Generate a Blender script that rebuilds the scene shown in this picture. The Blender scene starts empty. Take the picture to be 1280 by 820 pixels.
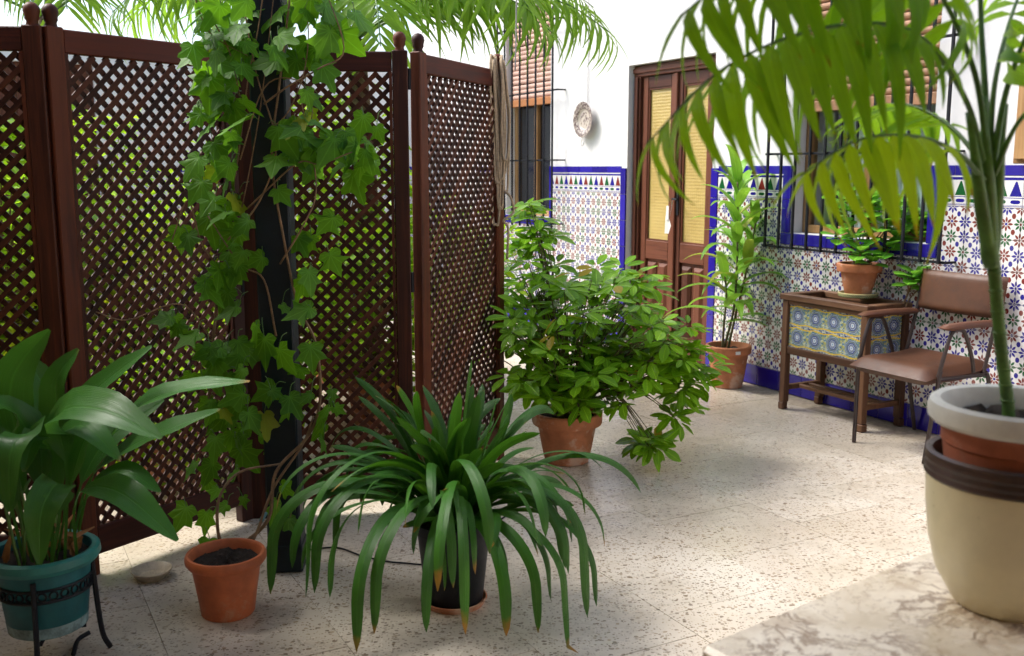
import bpy, bmesh, math, random
from mathutils import Vector, Matrix
random.seed(11)
R = math.radians
sc = bpy.context.scene
COL = sc.collection

# ---------------------------------------------------------------- camera
F = 1250.0                        # focal length in photograph pixels (1280 wide)
PITCH = math.atan(200 / F)
CAMH = 1.4
cam_d = bpy.data.cameras.new('camera'); cam = bpy.data.objects.new('camera', cam_d); COL.objects.link(cam)
cam.location = (0, 0, CAMH); cam.rotation_euler = (math.pi / 2 - PITCH, 0, 0)
cam_d.sensor_width = 36; cam_d.lens = 36 * F / 1280
cam_d.clip_start = 0.05; cam_d.clip_end = 500
cam_d.dof.use_dof = True; cam_d.dof.focus_distance = 3.9; cam_d.dof.aperture_fstop = 5.0
sc.camera = cam

# ---------------------------------------------------------------- sky, sun, exposure
SUN = Vector((-0.78, 0.27, 1.02)).normalized()     # towards the sun
w = bpy.data.worlds.new('World'); sc.world = w; w.use_nodes = True
nt = w.node_tree; bg = nt.nodes['Background']
sky = nt.nodes.new('ShaderNodeTexSky'); sky.sky_type = 'NISHITA'; sky.sun_disc = False
sky.sun_elevation = math.asin(SUN.z); sky.sun_rotation = math.atan2(SUN.x, SUN.y)
sky.air_density = 1.0; sky.dust_density = 3.0; sky.ozone_density = 1.0
nt.links.new(sky.outputs[0], bg.inputs[0]); bg.inputs[1].default_value = 0.15
sl = bpy.data.lights.new('sun', 'SUN'); sl.energy = 3.0; sl.angle = R(24); sl.color = (1, 0.965, 0.91)
so = bpy.data.objects.new('sun', sl); COL.objects.link(so)
so.rotation_euler = (-SUN).to_track_quat('-Z', 'Y').to_euler()
sc.view_settings.view_transform = 'Standard'; sc.view_settings.look = 'None'
sc.view_settings.exposure = 1.0; sc.view_settings.gamma = 1.0; sc.view_settings.use_curve_mapping = False
sc.cycles.use_denoising = True; sc.cycles.use_adaptive_sampling = True; sc.cycles.adaptive_threshold = 0.03
sc.cycles.max_bounces = 6; sc.cycles.diffuse_bounces = 4; sc.cycles.glossy_bounces = 2; sc.cycles.transmission_bounces = 4; sc.cycles.transparent_max_bounces = 4; sc.cycles.use_light_tree = False
sc.cycles.sample_clamp_indirect = 8

# ---------------------------------------------------------------- helpers: photograph pixel -> point in the place
def ray(px, py):
    x = (px - 640) / F; y = (410 - py) / F
    return Vector((x, math.cos(PITCH) + y * math.sin(PITCH), -math.sin(PITCH) + y * math.cos(PITCH)))
def at(px, py, Y):
    d = ray(px, py); t = Y / d.y
    return Vector((d.x * t, Y, CAMH + d.z * t))
def ground(px, py, z=0.0):
    d = ray(px, py); t = (z - CAMH) / d.z
    return Vector((d.x * t, d.y * t, z))
WA = R(28.2)
WN = Vector((math.cos(WA), math.sin(WA), 0))       # into the tiled wall
WD = Vector((math.sin(WA), -math.cos(WA), 0))      # along the tiled wall, towards the viewer
W0 = ground(935, 478)
def wf(u, v, z=0.0):                               # wall frame -> world
    return W0 + WD * u + WN * v + Vector((0, 0, z))
WROT = math.atan2(WD.y, WD.x)

# ---------------------------------------------------------------- mesh builder
class MB:
    def __init__(s): s.v = []; s.f = []; s.uv = []
    def add(s, vs, fs, uvs=None):
        o = len(s.v); s.v += [tuple(p) for p in vs]; s.f += [tuple(i + o for i in f) for f in fs]
        s.uv += list(uvs) if uvs else [(0, 0)] * len(vs)
        return s
    def box(s, x0, x1, y0, y1, z0, z1, b=0.0, M=None):
        if b <= 0:
            vs = [(x, y, z) for x in (x0, x1) for y in (y0, y1) for z in (z0, z1)]
            fs = [(0, 1, 3, 2), (4, 6, 7, 5), (0, 4, 5, 1), (2, 3, 7, 6), (0, 2, 6, 4), (1, 5, 7, 3)]
        else:
            bm = bmesh.new(); bmesh.ops.create_cube(bm, size=1)
            for q in bm.verts:
                q.co = Vector(((x0 + x1) / 2 + q.co.x * (x1 - x0), (y0 + y1) / 2 + q.co.y * (y1 - y0), (z0 + z1) / 2 + q.co.z * (z1 - z0)))
            bmesh.ops.bevel(bm, geom=bm.edges[:], offset=b, segments=1, affect='EDGES')
            bm.verts.index_update()
            vs = [q.co.copy() for q in bm.verts]; fs = [[q.index for q in f.verts] for f in bm.faces]; bm.free()
        if M: vs = [M @ Vector(p) for p in vs]
        return s.add(vs, fs)
    def tube(s, pts, rad, n=8, cap=True):
        pts = [Vector(p) for p in pts]; m = len(pts)
        if not hasattr(rad, '__len__'): rad = [rad] * m
        vs = []; fs = []; prev = None
        for i, p in enumerate(pts):
            t = (pts[min(i + 1, m - 1)] - pts[max(i - 1, 0)])
            t = t.normalized() if t.length > 1e-9 else Vector((0, 0, 1))
            if prev is None:
                a = Vector((0, 0, 1)) if abs(t.z) < 0.9 else Vector((1, 0, 0))
                prev = t.cross(a).normalized()
            x = (prev - t * prev.dot(t)).normalized(); y = t.cross(x); prev = x
            for k in range(n):
                a = 2 * math.pi * k / n
                vs.append(p + (x * math.cos(a) + y * math.sin(a)) * rad[i])
        for i in range(m - 1):
            for k in range(n):
                fs.append((i * n + k, i * n + (k + 1) % n, (i + 1) * n + (k + 1) % n, (i + 1) * n + k))
        if cap: fs += [tuple(range(n - 1, -1, -1)), tuple((m - 1) * n + k for k in range(n))]
        return s.add(vs, fs)
    def lathe(s, prof, n=40, c=(0, 0, 0), M=None):
        vs = []; fs = []
        for r, z in prof:
            for k in range(n):
                a = 2 * math.pi * k / n
                vs.append(Vector((c[0] + r * math.cos(a), c[1] + r * math.sin(a), c[2] + z)))
        for i in range(len(prof) - 1):
            for k in range(n):
                fs.append((i * n + k, i * n + (k + 1) % n, (i + 1) * n + (k + 1) % n, (i + 1) * n + k))
        if M: vs = [M @ p for p in vs]
        return s.add(vs, fs)
    def strap(s, pts, wid, nrm, fold=0.15, na=5, twist=0.0, wave=0.0):
        """a leaf blade along pts; wid(t) is its half width, nrm the side that faces up"""
        pts = [Vector(p) for p in pts]; m = len(pts); vs = []; uv = []; fs = []
        ph = random.uniform(0, 6)
        for i, p in enumerate(pts):
            t = (pts[min(i + 1, m - 1)] - pts[max(i - 1, 0)]).normalized()
            side = t.cross(Vector(nrm)); side = side.normalized() if side.length > 1e-6 else Vector((1, 0, 0))
            up = side.cross(t).normalized()
            if twist:
                rm = Matrix.Rotation(twist * i / (m - 1), 3, t); side = rm @ side; up = rm @ up
            wd = wid(i / (m - 1))
            for k in range(na):
                a = 2 * k / (na - 1) - 1
                lift = fold * abs(a) ** 1.5 * wd + wave * abs(a) * wd * math.sin(ph + i * 1.7 + (2 if a > 0 else 0))
                vs.append(p + side * a * wd + up * lift); uv.append((k / (na - 1), i / (m - 1)))
        for i in range(m - 1):
            for k in range(na - 1):
                fs.append((i * na + k, i * na + k + 1, (i + 1) * na + k + 1, (i + 1) * na + k))
        return s.add(vs, fs, uv)
    def mesh(s, name, mat, smooth=True, org=None):
        me = bpy.data.meshes.new(name)
        vs = s.v if org is None else [(p[0] - org[0], p[1] - org[1], p[2] - org[2]) for p in s.v]
        me.from_pydata(vs, [], s.f)
        ul = me.uv_layers.new(name='UVMap')
        li = [0] * len(me.loops); me.loops.foreach_get('vertex_index', li)
        flat = []
        for i in li: flat += s.uv[i]
        ul.data.foreach_set('uv', flat)
        if smooth == 'auto':
            me.polygons.foreach_set('use_smooth', [True] * len(me.polygons))
            try: me.set_sharp_from_angle(angle=R(35))
            except Exception: pass
        elif smooth:
            me.polygons.foreach_set('use_smooth', [True] * len(me.polygons))
        me.materials.append(mat); me.update()
        return me
    def build(s, name, mat, parent=None, smooth='auto', org=None):
        return link(name, s.mesh(name, mat, smooth, org), parent)

def link(name, data, parent=None, loc=None, M=None):
    o = bpy.data.objects.new(name, data); COL.objects.link(o)
    if parent: o.parent = parent
    if M is not None: o.matrix_local = M
    elif loc is not None: o.location = loc
    return o
def tag(o, label=None, cat=None, group=None, kind=None):
    if label: o['label'] = label
    if cat: o['category'] = cat
    if group: o['group'] = group
    if kind: o['kind'] = kind
    return o
def thing(name, loc, label, cat, rz=0.0, group=None):
    o = bpy.data.objects.new(name, None); COL.objects.link(o); o.empty_display_size = 0.1
    o.location = loc; o.rotation_euler = (0, 0, rz)
    return tag(o, label, cat, group)
def axes(o, ydir, zhint, s=1.0, sx=None):
    """matrix whose Y runs along ydir and Z leans to zhint"""
    y = Vector(ydir).normalized(); z = Vector(zhint); x = y.cross(z)
    if x.length < 1e-5: x = y.cross(Vector((1, 0.3, 0)))
    x.normalize(); z = x.cross(y)
    sx = s if sx is None else sx
    return Matrix(((x.x * sx, y.x * s, z.x * s, o[0]), (x.y * sx, y.y * s, z.y * s, o[1]), (x.z * sx, y.z * s, z.z * s, o[2]), (0, 0, 0, 1)))
def catmull(P, n=6):
    P = [Vector(p) for p in P]; Q = [P[0] * 2 - P[1]] + P + [P[-1] * 2 - P[-2]]; out = []
    for i in range(1, len(Q) - 2):
        a, b, c, d = Q[i - 1:i + 3]
        for k in range(n):
            t = k / n
            out.append(0.5 * ((2 * b) + (c - a) * t + (2 * a - 5 * b + 4 * c - d) * t * t + (3 * b - a - 3 * c + d) * t ** 3))
    out.append(P[-1]); return out
def resample(P, n):
    L = [0]
    for a, b in zip(P, P[1:]): L.append(L[-1] + (b - a).length)
    out = []; j = 0
    for i in range(n):
        t = L[-1] * i / (n - 1)
        while j < len(L) - 2 and L[j + 1] < t: j += 1
        d = L[j + 1] - L[j]
        out.append(P[j].lerp(P[j + 1], (t - L[j]) / d if d > 1e-9 else 0))
    return out
def rnd(a, b): return random.uniform(a, b)

# ---------------------------------------------------------------- node helpers
class V:
    """a float socket with arithmetic"""
    def __init__(s, nt, k): s.nt = nt; s.k = k
    def op(s, o, *a):
        n = s.nt.nodes.new('ShaderNodeMath'); n.operation = o
        for i, q in enumerate((s,) + a):
            if isinstance(q, V): s.nt.links.new(q.k, n.inputs[i])
            else: n.inputs[i].default_value = q
        return V(s.nt, n.outputs[0])
    def __add__(s, b): return s.op('ADD', b)
    def __sub__(s, b): return s.op('SUBTRACT', b)
    def __mul__(s, b): return s.op('MULTIPLY', b)
    def __truediv__(s, b): return s.op('DIVIDE', b)
    def __rsub__(s, b): return (s * -1.0) + b
    __radd__ = __add__; __rmul__ = __mul__
    def lt(s, b): return s.op('LESS_THAN', b)
    def gt(s, b): return s.op('GREATER_THAN', b)
    def abs(s): return s.op('ABSOLUTE')
    def floor(s): return s.op('FLOOR')
    def fract(s): return s.op('FRACT')
    def sqrt(s): return s.op('SQRT')
    def mod(s, b): return s.op('FLOORED_MODULO', b)
    def mn(s, b): return s.op('MINIMUM', b)
    def mx(s, b): return s.op('MAXIMUM', b)
    def pp(s, b): return s.op('PINGPONG', b)
    def sm(s, a, b):
        n = s.nt.nodes.new('ShaderNodeMapRange'); n.interpolation_type = 'SMOOTHSTEP'
        s.nt.links.new(s.k, n.inputs[0]); n.inputs[1].default_value = a; n.inputs[2].default_value = b
        return V(s.nt, n.outputs[0])
class Mat:
    def __init__(s, name):
        s.m = bpy.data.materials.new(name); s.m.use_nodes = True; s.nt = s.m.node_tree
        s.b = s.nt.nodes['Principled BSDF']; s.out = s.nt.nodes['Material Output']
    def new(s, t): return s.nt.nodes.new(t)
    def ln(s, a, b): s.nt.links.new(a, b)
    def coord(s, kind='Object', obj=None):
        if kind == 'Position': return s.new('ShaderNodeNewGeometry').outputs['Position']
        n = s.new('ShaderNodeTexCoord')
        if obj: n.object = obj
        return n.outputs[kind]
    def xyz(s, vec):
        n = s.new('ShaderNodeSeparateXYZ'); s.ln(vec, n.inputs[0]); return [V(s.nt, k) for k in n.outputs]
    def vec(s, x, y, z=0.0):
        n = s.new('ShaderNodeCombineXYZ')
        for i, q in enumerate((x, y, z)):
            if isinstance(q, V): s.ln(q.k, n.inputs[i])
            else: n.inputs[i].default_value = q
        return n.outputs[0]
    def scale(s, vec, sx, sy, sz):
        n = s.new('ShaderNodeVectorMath'); n.operation = 'MULTIPLY'; s.ln(vec, n.inputs[0]); n.inputs[1].default_value = (sx, sy, sz); return n.outputs[0]
    def noise(s, vec, sc_=5, det=4, rough=0.55, dist=0.0):
        n = s.new('ShaderNodeTexNoise'); s.ln(vec, n.inputs['Vector']); n.inputs['Scale'].default_value = sc_
        n.inputs['Detail'].default_value = det; n.inputs['Roughness'].default_value = rough; n.inputs['Distortion'].default_value = dist
        return n
    def nv(s, *a, **k): return V(s.nt, s.noise(*a, **k).outputs[0])
    def voro(s, vec, sc_, feature='F1', rand=1.0):
        n = s.new('ShaderNodeTexVoronoi'); n.feature = feature; s.ln(vec, n.inputs['Vector']); n.inputs['Scale'].default_value = sc_
        n.inputs['Randomness'].default_value = rand; return n
    def mix(s, f, a, b, blend='MIX'):
        n = s.new('ShaderNodeMix'); n.data_type = 'RGBA'; n.blend_type = blend
        for sock, q in ((n.inputs[0], f), (n.inputs[6], a), (n.inputs[7], b)):
            if isinstance(q, V): s.ln(q.k, sock)
            elif isinstance(q, (int, float)): sock.default_value = q
            elif isinstance(q, tuple): sock.default_value = (q[0], q[1], q[2], 1)
            else: s.ln(q, sock)
        return n.outputs[2]
    def bump(s, h, strength=0.3, dist=0.002, to=None):
        n = s.new('ShaderNodeBump'); n.inputs['Strength'].default_value = strength; n.inputs['Distance'].default_value = dist
        s.ln(h.k if isinstance(h, V) else h, n.inputs['Height']); s.ln(n.outputs[0], (to or s.b).inputs['Normal']); return n
    def col(s, c):
        if isinstance(c, tuple): s.b.inputs['Base Color'].default_value = (*c[:3], 1)
        else: s.ln(c, s.b.inputs['Base Color'])
    def set(s, rough=None, spec=None, metal=None, coat=None):
        if rough is not None:
            if isinstance(rough, V): s.ln(rough.k, s.b.inputs['Roughness'])
            else: s.b.inputs['Roughness'].default_value = rough
        if spec is not None: s.b.inputs['Specular IOR Level'].default_value = spec
        if metal is not None: s.b.inputs['Metallic'].default_value = metal
        if coat is not None: s.b.inputs['Coat Weight'].default_value = coat
        return s.m
    def rand(s): return V(s.nt, s.new('ShaderNodeObjectInfo').outputs['Random'])

def plain(name, c, rough=0.5, var=0.25, scl=12, bump=0.15, bd=0.002, metal=0.0, kind='Object', spec=None, speck=None):
    m = Mat(name); co = m.coord(kind)
    n = m.nv(co, scl, 6, 0.6); n2 = m.nv(co, scl * 7, 4, 0.6)
    lo = tuple(x * (1 - var) for x in c); hi = tuple(min(1, x * (1 + var)) for x in c)
    cc = m.mix((n * 0.7 + n2 * 0.3).sm(0.3, 0.7), lo, hi)
    if speck: cc = m.mix(m.nv(co, scl * 2.3, 7, 0.7).sm(speck[1], speck[1] + 0.06), cc, speck[0])
    m.col(cc); m.bump(n2 * 0.6 + n * 0.4, bump, bd)
    return m.set((n2 * 0.25 + (rough - 0.12)), spec, metal)

def wood(name, c1, c2, rough=0.5, chip=None, axis=2, chipth=0.66, scl=1.0):
    m = Mat(name); co = m.coord('Object'); r = m.rand()
    off = m.new('ShaderNodeVectorMath'); off.operation = 'ADD'; m.ln(co, off.inputs[0]); m.ln(m.vec(r * 7.0, r * 13.0, r * 5.0), off.inputs[1])
    sx = [30 * scl] * 3; sx[axis] = 1.6 * scl
    g = m.scale(off.outputs[0], *sx)
    n = m.nv(g, 1.5, 6, 0.65, dist=0.6); n2 = m.nv(off.outputs[0], 3.0, 3)
    cc = m.mix((n * 0.75 + n2 * 0.25 + r * 0.34 - 0.17).sm(0.3, 0.72), c1, c2)
    if chip:
        sx2 = [22 * scl] * 3; sx2[axis] = 4 * scl
        k = m.nv(m.scale(off.outputs[0], *sx2), 1.3, 8, 0.72).sm(chipth, chipth + 0.03)
        cc = m.mix(k, cc, chip)
    m.col(cc); m.bump(n, 0.35, 0.0015)
    return m.set(n * 0.25 + (rough - 0.12), 0.25)

def leaf(name, c1, c2, tr, rough=0.35, veins=None, tmix=0.35, spots=None, edge=None):
    m = Mat(name)
    geo = m.new('ShaderNodeNewGeometry')
    r = (m.rand() + V(m.nt, geo.outputs['Random Per Island'])).fract()
    co = m.coord('Object'); n = m.nv(co, 9, 3)
    f = (r * 0.65 + n * 0.5 - 0.08).mn(1.0).mx(0.0)
    cc = m.mix(f, c1, c2)
    u, v, _ = m.xyz(m.coord('UV'))
    h = None
    if veins == 'strap':                       # parallel veins and a midrib
        st = (u * 26.0).fract().pp(0.5) * 2.0
        rib = (u - 0.5).abs().sm(0.05, 0.0)
        lo = m.nv(m.scale(m.coord('UV'), 34, 1.2, 1), 1.0, 2)
        cc = m.mix(lo * 0.45, cc, tuple(x * 1.9 for x in c2)); cc = m.mix(rib * 0.35, cc, tuple(x * 1.8 for x in c2))
        h = st * 0.35 + lo - rib * 1.2
    elif veins == 'rib':
        rib = (u - 0.5).abs().sm(0.07, 0.0)
        sv = ((v * 9.0 - (u - 0.5).abs() * 3.0).fract() - 0.5).abs().sm(0.12, 0.0)
        cc = m.mix(rib * 0.5 + sv * 0.16, cc, tuple(min(1, x * 2.2 + 0.02) for x in c2)); h = rib * -1.0 - sv * 0.5
    elif veins == 'ivy':                       # pale veins fanning from the stalk
        ang = (u - 0.5).op('ARCTAN2', v - 0.12); rr = ((u - 0.5) * (u - 0.5) + (v - 0.12) * (v - 0.12)).sqrt()
        d = ang.abs().pp(0.48) * rr
        k = (0.48 - ang.abs().pp(0.48)) * rr
        ln = d.mn(k).sm(0.022, 0.004)
        cc = m.mix(ln * 0.28, cc, tuple(min(1, x * 2.0 + 0.03) for x in c2)); h = ln * -1.0
    if edge:                                   # tips that have dried
        cc = m.mix((v + (n - 0.5) * 0.25 + (r - 0.5) * 0.1).sm(edge[1], edge[1] + 0.06), cc, edge[0])
    if spots:
        cc = m.mix((r * 17.3).fract().gt(1 - spots[1]) * 0.85, cc, spots[0])
    wear = m.nv(co, 38, 5, 0.7)
    cc = m.mix(wear.sm(0.62, 0.74) * 0.45, cc, tuple(x * 0.5 + y for x, y in zip(c2, (0.10, 0.08, 0.015))))
    m.col(cc); m.set(rough + 0.1 * 0 if veins != 'strap' else n * 0.25 + (rough - 0.12), 0.35 if veins == 'strap' else 0.28)
    tb = m.new('ShaderNodeBsdfTranslucent'); m.ln(m.mix(0.55, cc, tr), tb.inputs[0])
    mx = m.new('ShaderNodeMixShader'); mx.inputs[0].default_value = tmix
    m.ln(m.b.outputs[0], mx.inputs[1]); m.ln(tb.outputs[0], mx.inputs[2]); m.ln(mx.outputs[0], m.out.inputs[0])
    if h is not None: m.bump(h, 0.5, 0.002)
    return m.m

MT = {}
MT['plaster'] = plain('white plaster', (0.68, 0.68, 0.685), 0.85, 0.06, 2.2, 0.5, 0.012, kind='Position')
MT['screen'] = wood('dark red stained wood', (0.026, 0.006, 0.003), (0.115, 0.029, 0.011), 0.55, (0.22, 0.09, 0.05), 2, 0.70)
MT['slat'] = wood('dark stained lattice wood', (0.026, 0.007, 0.003), (0.090, 0.026, 0.011), 0.6, (0.16, 0.07, 0.04), 0, 0.68)
MT['railw'] = wood('dark stained rail wood', (0.035, 0.007, 0.004), (0.105, 0.022, 0.010), 0.55, (0.2, 0.09, 0.05), 0, 0.72)
MT['door'] = wood('worn reddish door wood', (0.066, 0.022, 0.013), (0.15, 0.052, 0.029), 0.45, (0.5, 0.36, 0.24), 2, 0.70)
MT['doorrail'] = wood('worn reddish door rail wood', (0.066, 0.022, 0.013), (0.15, 0.052, 0.029), 0.45, (0.5, 0.36, 0.24), 0, 0.71)
MT['planter'] = wood('weathered brown planter wood', (0.06, 0.027, 0.015), (0.16, 0.08, 0.042), 0.5, (0.3, 0.2, 0.12), 0, 0.70)
MT['planterv'] = wood('weathered brown leg wood', (0.06, 0.027, 0.015), (0.16, 0.08, 0.042), 0.5, (0.3, 0.2, 0.12), 2, 0.70)
MT['tan'] = wood('tan window wood', (0.24, 0.13, 0.05), (0.42, 0.25, 0.11), 0.5, None, 2)
MT['blindl'] = plain('reddish blind slats', (0.60, 0.37, 0.29), 0.6, 0.2, 8, 0.1)
MT['blindr'] = plain('brown blind slats', (0.36, 0.185, 0.10), 0.55, 0.25, 8, 0.1)
MT['iron'] = plain('black painted iron', (0.008, 0.009, 0.013), 0.5, 0.3, 30, 0.2, 0.001, spec=0.25)
MT['pillar'] = plain('dark green painted steel', (0.005, 0.012, 0.018), 0.45, 0.35, 10, 0.15, 0.001, spec=0.3, speck=((0.03, 0.03, 0.03), 0.68))
MT['chairtube'] = plain('brown black steel tube', (0.025, 0.014, 0.012), 0.4, 0.3, 25, 0.1, 0.001)
MT['vinyl'] = plain('brown vinyl', (0.062, 0.020, 0.006), 0.56, 0.28, 7, 0.25, 0.002, speck=((0.055, 0.02, 0.012), 0.62))
MT['armw'] = plain('brown arm pad', (0.10, 0.037, 0.018), 0.5, 0.25, 9, 0.15, 0.001)
MT['glassdark'] = plain('dark window glass', (0.012, 0.014, 0.018), 0.14, 0.2, 2, 0.02, 0.001, spec=0.6)
MT['curtain'] = plain('white curtain', (0.72, 0.74, 0.76), 0.9, 0.05, 6, 0.1)
MT['soil'] = plain('dark potting soil', (0.03, 0.019, 0.012), 0.95, 0.6, 60, 1.0, 0.012, speck=((0.10, 0.07, 0.045), 0.66))
MT['rope'] = plain('beige rope', (0.42, 0.32, 0.21), 0.9, 0.25, 90, 0.6, 0.002)
MT['cord'] = plain('grey cord', (0.35, 0.33, 0.32), 0.7, 0.2, 40, 0.2)
MT['bowl'] = plain('glazed cream bowl', (0.48, 0.40, 0.28), 0.4, 0.3, 20, 0.1, speck=((0.2, 0.12, 0.06), 0.62))
MT['paper'] = plain('white paper', (0.75, 0.74, 0.72), 0.8, 0.05, 10, 0.1)
MT['stem'] = plain('green brown stem', (0.10, 0.085, 0.03), 0.65, 0.4, 30, 0.3)
MT['vine'] = plain('tan woody vine', (0.20, 0.12, 0.06), 0.75, 0.4, 35, 0.5, 0.002)
MT['green_stem'] = plain('green stalk', (0.07, 0.16, 0.025), 0.45, 0.4, 20, 0.1)
MT['trunk'] = plain('brown palm trunk', (0.11, 0.075, 0.045), 0.9, 0.5, 18, 0.9, 0.01)
MT['husk'] = plain('dry brown sheath', (0.30, 0.15, 0.06), 0.8, 0.35, 25, 0.4)
def terracotta(name, c, pale, pth, rough=0.75):
    m = Mat(name); co = m.coord('Object'); n = m.nv(co, 9, 7, 0.65); n2 = m.nv(m.scale(co, 1, 1, 3), 55, 4)
    cc = m.mix(n.sm(0.3, 0.7), tuple(x * 0.72 for x in c), tuple(min(1, x * 1.15) for x in c))
    cc = m.mix(m.nv(co, 6, 9, 0.7).sm(pth, pth + 0.12) * 0.7, cc, pale)
    m.col(cc); m.bump(n2 * 0.5 + n * 0.5, 0.3, 0.002); return m.set(rough)
MT['terra'] = terracotta('terracotta', (0.46, 0.165, 0.07), (0.58, 0.42, 0.32), 0.50)
MT['terra_orange'] = terracotta('orange plastic pot', (0.50, 0.13, 0.045), (0.5, 0.28, 0.17), 0.55, 0.55)
MT['terra_dark'] = terracotta('dark terracotta', (0.36, 0.11, 0.055), (0.42, 0.27, 0.2), 0.58)
MT['blackpot'] = plain('black plastic pot', (0.007, 0.008, 0.011), 0.5, 0.4, 10, 0.1, spec=0.3, speck=((0.22, 0.24, 0.24), 0.69))
MT['teal'] = terracotta('teal painted pot', (0.006, 0.10, 0.115), (0.05, 0.17, 0.15), 0.6, 0.5)
MT['tealrim'] = terracotta('teal pot rim', (0.02, 0.17, 0.155), (0.08, 0.25, 0.2), 0.55, 0.45)
MT['lime'] = plain('limescale on teal pot', (0.16, 0.24, 0.25), 0.85, 0.5, 25, 0.4)
MT['cream'] = plain('cream glazed ceramic', (0.64, 0.57, 0.37), 0.32, 0.08, 5, 0.08, speck=((0.42, 0.34, 0.2), 0.72))
MT['whiteglaze'] = plain('white worn paint', (0.62, 0.62, 0.58), 0.5, 0.12, 9, 0.2, speck=((0.45, 0.3, 0.22), 0.68))
MT['brownband'] = plain('dark brown ribbed band', (0.045, 0.022, 0.016), 0.45, 0.4, 14, 0.2)
MT['blind_bar'] = plain('orange brown bar', (0.45, 0.18, 0.06), 0.5, 0.15, 12, 0.1)

# foliage
MT['aspi'] = leaf('aspidistra leaf', (0.015, 0.075, 0.010), (0.046, 0.155, 0.022), (0.12, 0.34, 0.015), 0.33, 'strap', 0.25, edge=((0.30, 0.15, 0.03), 0.985))
MT['clivia'] = leaf('clivia leaf', (0.008, 0.045, 0.005), (0.030, 0.115, 0.009), (0.11, 0.30, 0.01), 0.42, 'strap', 0.25, edge=((0.35, 0.14, 0.02), 0.975))
MT['ivy'] = leaf('ivy leaf', (0.022, 0.095, 0.006), (0.11, 0.30, 0.012), (0.26, 0.58, 0.01), 0.52, 'ivy', 0.45, spots=((0.30, 0.30, 0.02), 0.03))
MT['scheff'] = leaf('umbrella plant leaf', (0.05, 0.17, 0.007), (0.26, 0.53, 0.015), (0.34, 0.62, 0.01), 0.3, 'rib', 0.33, spots=((0.45, 0.26, 0.02), 0.02))
MT['drac'] = leaf('dracaena leaf', (0.05, 0.18, 0.02), (0.22, 0.44, 0.04), (0.35, 0.6, 0.05), 0.3, 'strap', 0.35, spots=((0.42, 0.42, 0.06), 0.12))
MT['round'] = leaf('rounded leaf', (0.05, 0.24, 0.02), (0.20, 0.48, 0.04), (0.3, 0.65, 0.05), 0.32, 'rib', 0.35)
MT['fpalm'] = leaf('palm leaflet', (0.05, 0.17, 0.008), (0.21, 0.45, 0.012), (0.44, 0.68, 0.01), 0.35, 'strap', 0.5, edge=((0.30, 0.10, 0.015), 0.94))
MT['ypalm'] = leaf('yellow green palm leaflet', (0.15, 0.34, 0.012), (0.38, 0.56, 0.014), (0.58, 0.76, 0.01), 0.35, 'strap', 0.5, edge=((0.38, 0.13, 0.02), 0.88))
MT['bpalm'] = leaf('far palm leaflet', (0.05, 0.15, 0.015), (0.20, 0.36, 0.03), (0.40, 0.65, 0.04), 0.35, 'strap', 0.45)
MT['bush'] = leaf('bush leaf', (0.07, 0.26, 0.012), (0.34, 0.58, 0.015), (0.62, 0.88, 0.02), 0.4, 'rib', 0.5)
MT['bushy'] = leaf('yellow bush leaf', (0.20, 0.34, 0.012), (0.42, 0.52, 0.02), (0.75, 0.8, 0.02), 0.4, 'rib', 0.5)

# ================================================================ floor: terrazzo slabs laid square to the tiled wall
def terrazzo():
    m = Mat('terrazzo'); co = m.coord('Position')
    nz = m.noise(co, 14, 2); wob = m.new('ShaderNodeVectorMath'); wob.operation = 'MULTIPLY_ADD'
    m.ln(nz.outputs['Color'], wob.inputs[0]); wob.inputs[1].default_value = (0.02, 0.02, 0.0); m.ln(co, wob.inputs[2])
    r = m.rand(); cc = m.mix(m.nv(co, 1.3, 5, 0.6).sm(0.3, 0.7), (0.57, 0.495, 0.395), (0.69, 0.63, 0.545))
    cc = m.mix(r * 0.45, cc, (0.46, 0.39, 0.30))
    for sc_, th, sel, a, b in ((56, 0.34, 0.60, (0.14, 0.10, 0.07), (0.36, 0.27, 0.18)), (115, 0.40, 0.62, (0.15, 0.11, 0.075), (0.42, 0.33, 0.24)), (36, 0.27, 0.80, (0.20, 0.14, 0.09), (0.32, 0.25, 0.18))):
        vo = m.voro(m.scale(wob.outputs[0], 1.0, 1.35, 1.0), sc_)
        d = V(m.nt, vo.outputs['Distance']); cr, cg, cb = m.xyz(vo.outputs['Color'])
        k = d.lt(cg * 0.22 + (th - 0.12)) * cr.gt(sel)
        cc = m.mix(k * 0.9, cc, m.mix(cb, a, b))
    dirt = m.nv(co, 2.2, 6, 0.65)
    cc = m.mix(dirt.sm(0.42, 0.75) * 0.5, cc, (0.33, 0.28, 0.20))
    m.col(cc); fine = m.nv(co, 120, 3); m.bump(fine, 0.08, 0.001)
    return m.set(dirt * 0.35 + 0.10, 0.5)
MT['terrazzo'] = terrazzo()
MT['grout'] = plain('dark floor joint', (0.36, 0.30, 0.235), 0.95, 0.3, 30, 0.3, kind='Position')
fl = link('floor', MB().box(-14, 10, -14, 1.0, -0.3, -0.004).mesh('floor', MT['grout'], False), None, W0)
fl.rotation_euler = (0, 0, WROT); tag(fl, 'speckled cream terrazzo floor of the patio', None, kind='structure')
SU, SV, GAP = 0.43, 0.48, 0.0018
slab_me = MB().box(-SU / 2 + GAP / 2, SU / 2 - GAP / 2, -SV / 2 + GAP / 2, SV / 2 - GAP / 2, -0.02, 0.0).mesh('floor_slab', MT['terrazzo'], False)
big = MB(); ns = 0
cam_w = Vector((0, 0, 0)) - W0; camu = cam_w.dot(WD); camv = cam_w.dot(WN)
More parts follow.
